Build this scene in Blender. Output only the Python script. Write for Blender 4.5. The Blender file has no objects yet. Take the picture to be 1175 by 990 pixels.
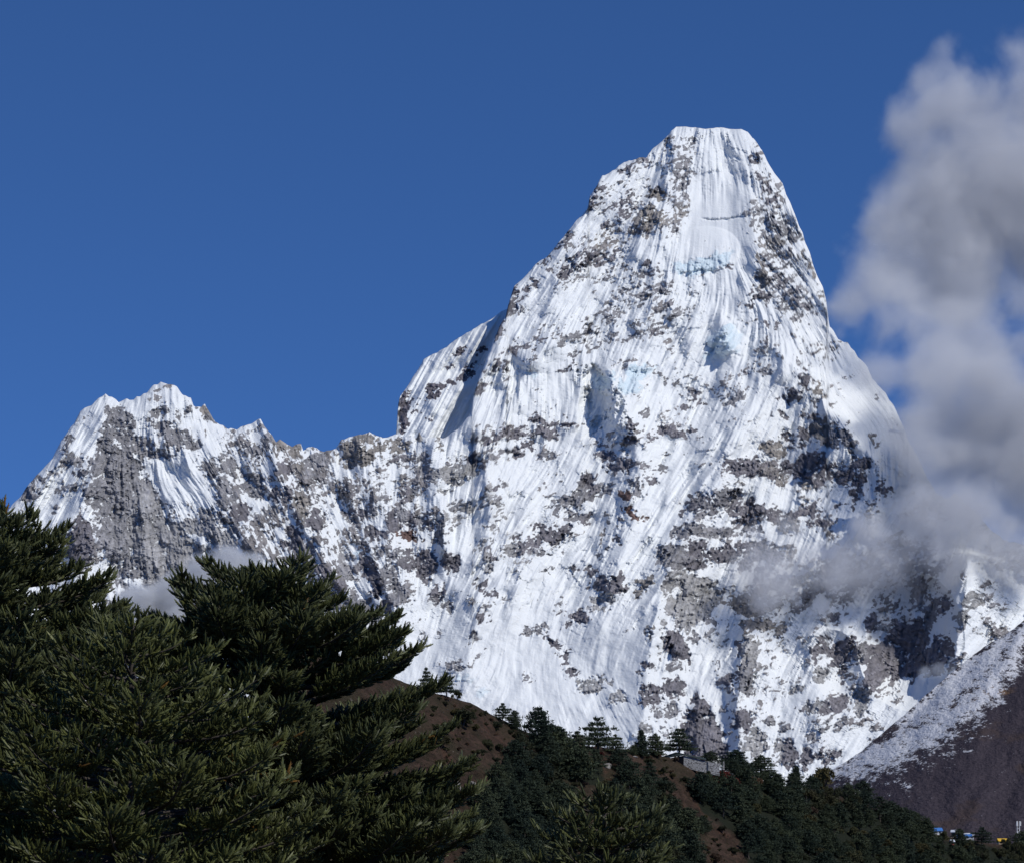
import bpy, bmesh, math, random
import numpy as np

# ---------------------------------------------------------------- camera, sky, sun, exposure
W0, H0 = 1175.0, 990.0          # size of the photograph
F = 3022.0                      # focal length in photograph pixels
CX, HZ = 587.5, 1050.0          # optical axis column, horizon row (just under the frame)

scene = bpy.context.scene
col = scene.collection
scene.render.engine = 'CYCLES'
scene.cycles.use_denoising = True
scene.cycles.max_bounces = 6
scene.cycles.diffuse_bounces = 3
scene.cycles.transparent_max_bounces = 8
scene.cycles.volume_bounces = 3
scene.cycles.volume_step_rate = 2.0
scene.cycles.volume_max_steps = 256

cam_data = bpy.data.cameras.new('camera')
cam_data.sensor_fit = 'HORIZONTAL'
cam_data.sensor_width = 36.0
cam_data.lens = 36.0 * F / W0
cam_data.shift_y = (HZ - H0 / 2) / W0
cam_data.clip_start = 0.5
cam_data.clip_end = 90000.0
cam = bpy.data.objects.new('camera', cam_data)
cam.rotation_euler = (math.radians(90), 0, 0)
col.objects.link(cam)
scene.camera = cam

SUN_AZ = math.radians(129.0)    # clockwise from the view direction, seen from above
SUN_EL = math.radians(42.0)
to_sun = (math.sin(SUN_AZ) * math.cos(SUN_EL), math.cos(SUN_AZ) * math.cos(SUN_EL), math.sin(SUN_EL))

world = bpy.data.worlds.new('World')
scene.world = world
world.use_nodes = True
wn = world.node_tree
wn.nodes.clear()
w_out = wn.nodes.new('ShaderNodeOutputWorld')
w_bg = wn.nodes.new('ShaderNodeBackground')
w_sky = wn.nodes.new('ShaderNodeTexSky')
w_sky.sky_type = 'NISHITA'
w_sky.sun_disc = False
w_sky.sun_elevation = SUN_EL
w_sky.sun_rotation = SUN_AZ
w_sky.altitude = 3000.0
w_sky.air_density = 0.8
w_sky.dust_density = 0.0
w_sky.ozone_density = 10.0
w_bg.inputs['Strength'].default_value = 0.12
# look up the sky a little higher than it is: thin Himalayan air, with no pale band over the horizon
w_co = wn.nodes.new('ShaderNodeTexCoord')
w_up = wn.nodes.new('ShaderNodeVectorMath')
w_up.operation = 'ADD'
w_up.inputs[1].default_value = (0, 0, 0.12)
wn.links.new(w_co.outputs['Generated'], w_up.inputs[0])
w_nm = wn.nodes.new('ShaderNodeVectorMath')
w_nm.operation = 'NORMALIZE'
wn.links.new(w_up.outputs[0], w_nm.inputs[0])
wn.links.new(w_nm.outputs[0], w_sky.inputs['Vector'])
w_gr = wn.nodes.new('ShaderNodeMix')
w_gr.data_type = 'RGBA'
w_gr.blend_type = 'MULTIPLY'
w_gr.inputs[0].default_value = 1.0
w_gr.inputs[7].default_value = (0.72, 0.90, 1.03, 1.0)
wn.links.new(w_sky.outputs['Color'], w_gr.inputs[6])
wn.links.new(w_gr.outputs[2], w_bg.inputs['Color'])
wn.links.new(w_bg.outputs['Background'], w_out.inputs['Surface'])

sun_data = bpy.data.lights.new('sun', 'SUN')
sun_data.energy = 2.9
sun_data.angle = math.radians(0.5)
sun_data.color = (1.0, 0.98, 0.93)
sun = bpy.data.objects.new('sun', sun_data)
from mathutils import Vector
sun.rotation_euler = Vector(to_sun).to_track_quat('Z', 'Y').to_euler()
sun.location = (3000, -2000, 4000)
col.objects.link(sun)

scene.view_settings.view_transform = 'Standard'
scene.view_settings.look = 'None'
scene.view_settings.gamma = 1.0
scene.view_settings.use_curve_mapping = False
scene.view_settings.exposure = 0.0


# ---------------------------------------------------------------- helpers
def at(px, py, y):
    """Point at distance y (metres along the view) seen at photograph pixel px, py."""
    return ((px - CX) * y / F, y, (HZ - py) * y / F)


def tag(o, label=None, cat=None, group=None, kind=None):
    if label: o['label'] = label
    if cat: o['category'] = cat
    if group: o['group'] = group
    if kind: o['kind'] = kind
    return o


def mesh_obj(name, verts, faces, mat, parent=None, smooth=False, attrs=None, mats=None, mat_idx=None):
    """verts (n,3) array, faces (m,k) int array of equal-sized polygons."""
    verts = np.asarray(verts, dtype=np.float32)
    faces = np.asarray(faces, dtype=np.int32)
    me = bpy.data.meshes.new(name)
    m, k = faces.shape
    me.vertices.add(len(verts))
    me.vertices.foreach_set('co', verts.ravel())
    me.loops.add(m * k)
    me.loops.foreach_set('vertex_index', faces.ravel())
    me.polygons.add(m)
    me.polygons.foreach_set('loop_start', np.arange(0, m * k, k, dtype=np.int32))
    if smooth:
        me.polygons.foreach_set('use_smooth', np.ones(m, dtype=bool))
    if attrs:
        for an, av in attrs.items():
            av = np.asarray(av, dtype=np.float32)
            if av.ndim == 1:
                a = me.attributes.new(an, 'FLOAT', 'POINT')
                a.data.foreach_set('value', av)
            else:
                a = me.attributes.new(an, 'FLOAT_COLOR', 'POINT')
                c = np.ones((len(av), 4), dtype=np.float32)
                c[:, :3] = av
                a.data.foreach_set('color', c.ravel())
    for mm in (mats or [mat]):
        me.materials.append(mm)
    if mat_idx is not None:
        me.polygons.foreach_set('material_index', np.asarray(mat_idx, dtype=np.int32))
    me.update(calc_edges=True)
    me.validate()
    o = bpy.data.objects.new(name, me)
    col.objects.link(o)
    if parent is not None:
        o.parent = parent
    return o


def empty(name, loc, rz=0.0):
    o = bpy.data.objects.new(name, None)
    o.location = loc
    o.rotation_euler = (0, 0, rz)
    o.empty_display_size = 0.5
    col.objects.link(o)
    return o


def copy_tree(o, parent=None):
    c = o.copy()
    col.objects.link(c)
    c.parent = parent
    for ch in list(o.children):
        copy_tree(ch, c)
    return c


class NT:
    """Small wrapper for building node materials."""
    def __init__(self, name):
        self.m = bpy.data.materials.new(name)
        self.m.use_nodes = True
        self.t = self.m.node_tree
        self.t.nodes.clear()

    def n(self, kind, **kw):
        nd = self.t.nodes.new(kind)
        for k, v in kw.items():
            setattr(nd, k, v)
        return nd

    def l(self, a, b):
        self.t.links.new(a, b)

    def set(self, sock, v):
        if hasattr(v, 'links') or isinstance(v, bpy.types.NodeSocket):
            self.l(v, sock)
        else:
            sock.default_value = v

    def noise(self, scale, detail=4.0, rough=0.55, vec=None, dist=0.0):
        nd = self.n('ShaderNodeTexNoise')
        nd.inputs['Scale'].default_value = scale
        nd.inputs['Detail'].default_value = detail
        nd.inputs['Roughness'].default_value = rough
        nd.inputs['Distortion'].default_value = dist
        if vec is not None: self.l(vec, nd.inputs['Vector'])
        return nd.outputs['Fac']

    def coord(self, out='Object'):
        return self.n('ShaderNodeTexCoord').outputs[out]

    def mapping(self, vec, scale=(1, 1, 1), rot=(0, 0, 0)):
        nd = self.n('ShaderNodeMapping')
        self.l(vec, nd.inputs['Vector'])
        nd.inputs['Scale'].default_value = scale
        nd.inputs['Rotation'].default_value = rot
        return nd.outputs['Vector']

    def attr(self, name, out='Fac'):
        nd = self.n('ShaderNodeAttribute')
        nd.attribute_name = name
        return nd.outputs[out]

    def math(self, op, a, b=0.0, clamp=False):
        nd = self.n('ShaderNodeMath', operation=op)
        nd.use_clamp = clamp
        self.set(nd.inputs[0], a)
        self.set(nd.inputs[1], b)
        return nd.outputs[0]

    def rng(self, v, a, b, c=0.0, d=1.0):
        nd = self.n('ShaderNodeMapRange')
        nd.clamp = True
        self.set(nd.inputs['Value'], v)
        for k, x in zip(('From Min', 'From Max', 'To Min', 'To Max'), (a, b, c, d)):
            nd.inputs[k].default_value = x
        return nd.outputs[0]

    def mix(self, f, a, b, blend='MIX'):
        nd = self.n('ShaderNodeMix', data_type='RGBA', blend_type=blend)
        nd.clamp_factor = True
        self.set(nd.inputs[0], f)
        for s, v in ((nd.inputs[6], a), (nd.inputs[7], b)):
            if isinstance(v, tuple) and len(v) == 3: v = (*v, 1.0)
            self.set(s, v)
        return nd.outputs[2]

    def bump(self, h, strength, dist):
        nd = self.n('ShaderNodeBump')
        nd.inputs['Strength'].default_value = strength
        nd.inputs['Distance'].default_value = dist
        self.l(h, nd.inputs['Height'])
        return nd.outputs['Normal']

    def bsdf(self, color, rough=0.8, spec=0.2, normal=None, **kw):
        b = self.n('ShaderNodeBsdfPrincipled')
        if isinstance(color, tuple) and len(color) == 3: color = (*color, 1.0)
        self.set(b.inputs['Base Color'], color)
        self.set(b.inputs['Roughness'], rough)
        b.inputs['Specular IOR Level'].default_value = spec
        if normal is not None: self.l(normal, b.inputs['Normal'])
        for k, v in kw.items():
            self.set(b.inputs[k.replace('_', ' ')], v)
        o = self.n('ShaderNodeOutputMaterial')
        self.l(b.outputs[0], o.inputs['Surface'])
        return self.m


def plain(name, color, rough=0.7, var=0.15, scale=3.0, spec=0.2, metallic=0.0):
    """Simple weathered material: base colour with two scales of soft variation."""
    t = NT(name)
    n1 = t.noise(scale, 5, 0.6, t.coord())
    c = t.mix(t.rng(n1, 0.3, 0.7), tuple(x * (1 - var) for x in color), tuple(min(1, x * (1 + var)) for x in color))
    return t.bsdf(c, rough, spec, t.bump(n1, 0.2, 0.02), Metallic=metallic)
# ---------------------------------------------------------------- mountain: relief fields (numpy)
GS = 1.5                                     # field samples per unit
GX0, GX1, GY0, GY1 = -70.0, 1255.0, 130.0, 955.0
GW, GH = int((GX1 - GX0) * GS), int((GY1 - GY0) * GS)
gx = (GX0 + (np.arange(GW) + 0.5) / GS).astype(np.float32)
gy = (GY0 + (np.arange(GH) + 0.5) / GS).astype(np.float32)
PX, PY = np.meshgrid(gx, gy)


def sstep(a, b, x):
    t = np.clip((x - a) / (b - a), 0, 1)
    return t * t * (3 - 2 * t)


def spec_noise(shape, lo, hi, beta, seed, aniso=1.0, ang=0.0, gs=None):
    """Noise with wavelengths lo..hi (units), amplitude ~ wavelength^beta; std 1."""
    g = gs or GS
    rng = np.random.default_rng(seed)
    n = rng.standard_normal(shape).astype(np.float32)
    fy = np.fft.fftfreq(shape[0], 1.0 / g)[:, None]
    fx = np.fft.rfftfreq(shape[1], 1.0 / g)[None, :]
    ca, sa = math.cos(ang), math.sin(ang)
    u, v = fx * ca + fy * sa, -fx * sa + fy * ca
    k = np.sqrt((u * aniso) ** 2 + v ** 2) + 1e-9
    amp = k ** (-(beta + 1.0)) * np.exp(-(k * lo) ** 2 * 0.5) * (1 - np.exp(-(k * hi) ** 2))
    r = np.fft.irfft2(np.fft.rfft2(n) * amp, shape).astype(np.float32)
    return r / r.std()


def blur(a, sig):
    fy = np.fft.fftfreq(a.shape[0])[:, None]
    fx = np.fft.rfftfreq(a.shape[1])[None, :]
    g = np.exp(-2 * (math.pi * sig * GS) ** 2 * (fx ** 2 + fy ** 2))
    return np.fft.irfft2(np.fft.rfft2(a) * g, a.shape).astype(np.float32)


# fall-line lean (dx per dy) observed on the face, interpolated
LEAN = [
 (780,170,-.18),(850,180,.28),(820,240,0),(805,270,-.1),(840,270,.1),(700,230,-.7),(640,280,-.55),(600,340,-.6),(660,330,-.5),(720,300,-.4),
 (760,300,-.1),(880,300,.75),(920,330,.7),(930,380,.55),(980,460,.75),(820,400,-.45),(780,380,-.45),(870,420,-.2),(900,440,-.45),
 (860,480,-.45),(790,540,-.55),(600,450,0),(560,450,-.3),(640,450,.15),(660,470,-.2),(760,450,-.4),(680,520,-.45),(620,560,-.6),
 (560,560,-.35),(540,520,-.1),(640,620,-.7),(700,600,-.3),(740,600,-.5),(700,680,-.4),(560,650,-.4),(540,680,-.4),(480,730,-.25),
 (620,740,-.15),(600,780,.15),(560,790,-.5),(690,730,-.4),(740,680,-.7),(740,740,-.3),(790,720,-.15),(820,740,-.5),(900,740,-.5),
 (920,800,-.25),(870,800,-.2),(950,700,-.55),(1000,830,-.55),(1080,700,-.25),(1130,730,-.5),(1050,740,-.1),(110,500,-.5),(60,560,-.5),(100,600,-.4),
 (155,530,.12),(220,560,.6),(200,640,.05),(300,560,.5),(330,590,.25),(280,620,.6),(380,600,.4),(420,540,.08),(450,560,-.1),
 (400,660,.5),(360,680,.6),(480,600,0),(510,590,-.05),(150,600,.1),(240,620,.2),(690,790,.35),(720,830,.5),(660,820,.3),(990,560,.3),
 (960,560,-.6),(900,560,-.2),(1010,590,-.6),(500,440,-.5),(530,440,-.55)]


def lean_field():
    st = 8
    x, y = PX[::st, ::st], PY[::st, ::st]
    num = np.zeros_like(x); den = np.zeros_like(x) + 1e-9
    for a, b, v in LEAN:
        w = 1.0 / (((x - a) ** 2 + (y - b) ** 2) + 15.0 ** 2) ** 1.6
        num += w * v; den += w
    s = num / den
    yy = np.minimum(np.arange(GH) // st, s.shape[0] - 1)
    xx = np.minimum(np.arange(GW) // st, s.shape[1] - 1)
    return 1.22 * blur(s[yy][:, xx], 6.0)


def lic(fields, lean, length, step=1.6):
    """Smear noise fields along the fall lines."""
    vy = 1.0 / np.sqrt(1 + lean ** 2)
    vx = lean * vy
    out = [f.copy() for f in fields]
    wsum = 1.0
    base_i = np.arange(GH * GW, dtype=np.int64)
    n = int(length / step)
    for sgn in (1.0, -1.0):
        fx, fy = np.meshgrid(np.arange(GW, dtype=np.float32), np.arange(GH, dtype=np.float32))
        for i in range(n):
            ix = np.clip(fx + 0.5, 0, GW - 1).astype(np.int32)
            iy = np.clip(fy + 0.5, 0, GH - 1).astype(np.int32)
            dx, dy = vx[iy, ix], vy[iy, ix]
            fx += sgn * step * GS * dx
            fy += sgn * step * GS * dy
            w = 0.5 + 0.5 * math.cos(math.pi * (i + 1) / (n + 1))
            x0 = np.clip(fx, 0, GW - 1.001); y0 = np.clip(fy, 0, GH - 1.001)
            jx = x0.astype(np.int32); jy = y0.astype(np.int32)
            ax = x0 - jx
            for f, o in zip(fields, out):
                o += w * (f[jy, jx] * (1 - ax) + f[jy, jx + 1] * ax)
            wsum += w
    return [((o - o.mean()) / o.std()).astype(np.float32) for o in out]


def facets(cell, seed, aniso=1.0, ang=0.0, slope=1.0):
    """Broken-rock noise: every Voronoi cell is a tilted plane; std 1."""
    rng = np.random.default_rng(seed)
    w1 = spec_noise((GH, GW), 2.0, 20, 0.7, seed + 1) * cell * 0.16
    w2 = spec_noise((GH, GW), 2.0, 20, 0.7, seed + 2) * cell * 0.16
    ca, sa = math.cos(ang), math.sin(ang)
    X, Y = PX + w1, PY + w2
    U = (X * ca + Y * sa) / (cell * aniso); V = (-X * sa + Y * ca) / cell
    u0, v0 = math.floor(U.min()) - 2, math.floor(V.min()) - 2
    nu, nv = int(U.max() - u0) + 4, int(V.max() - v0) + 4
    ju, jv = rng.random((nv, nu)).astype(np.float32), rng.random((nv, nu)).astype(np.float32)
    off = rng.standard_normal((nv, nu)).astype(np.float32) * 0.6
    ga = rng.standard_normal((nv, nu)).astype(np.float32) * slope; gb = rng.standard_normal((nv, nu)).astype(np.float32) * slope
    iu, iv = np.floor(U).astype(np.int32) - u0, np.floor(V).astype(np.int32) - v0
    best = np.full(U.shape, 9e9, np.float32); val = np.zeros(U.shape, np.float32)
    for a in (-1, 0, 1):
        for b in (-1, 0, 1):
            cu, cv = iu + a, iv + b
            du = U - (cu + u0 + ju[cv, cu]); dv = V - (cv + v0 + jv[cv, cu])
            d = du * du + dv * dv
            m = d < best
            best = np.where(m, d, best)
            val = np.where(m, off[cv, cu] + ga[cv, cu] * du + gb[cv, cu] * dv, val)
    return ((val - val.mean()) / val.std()).astype(np.float32)


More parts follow.
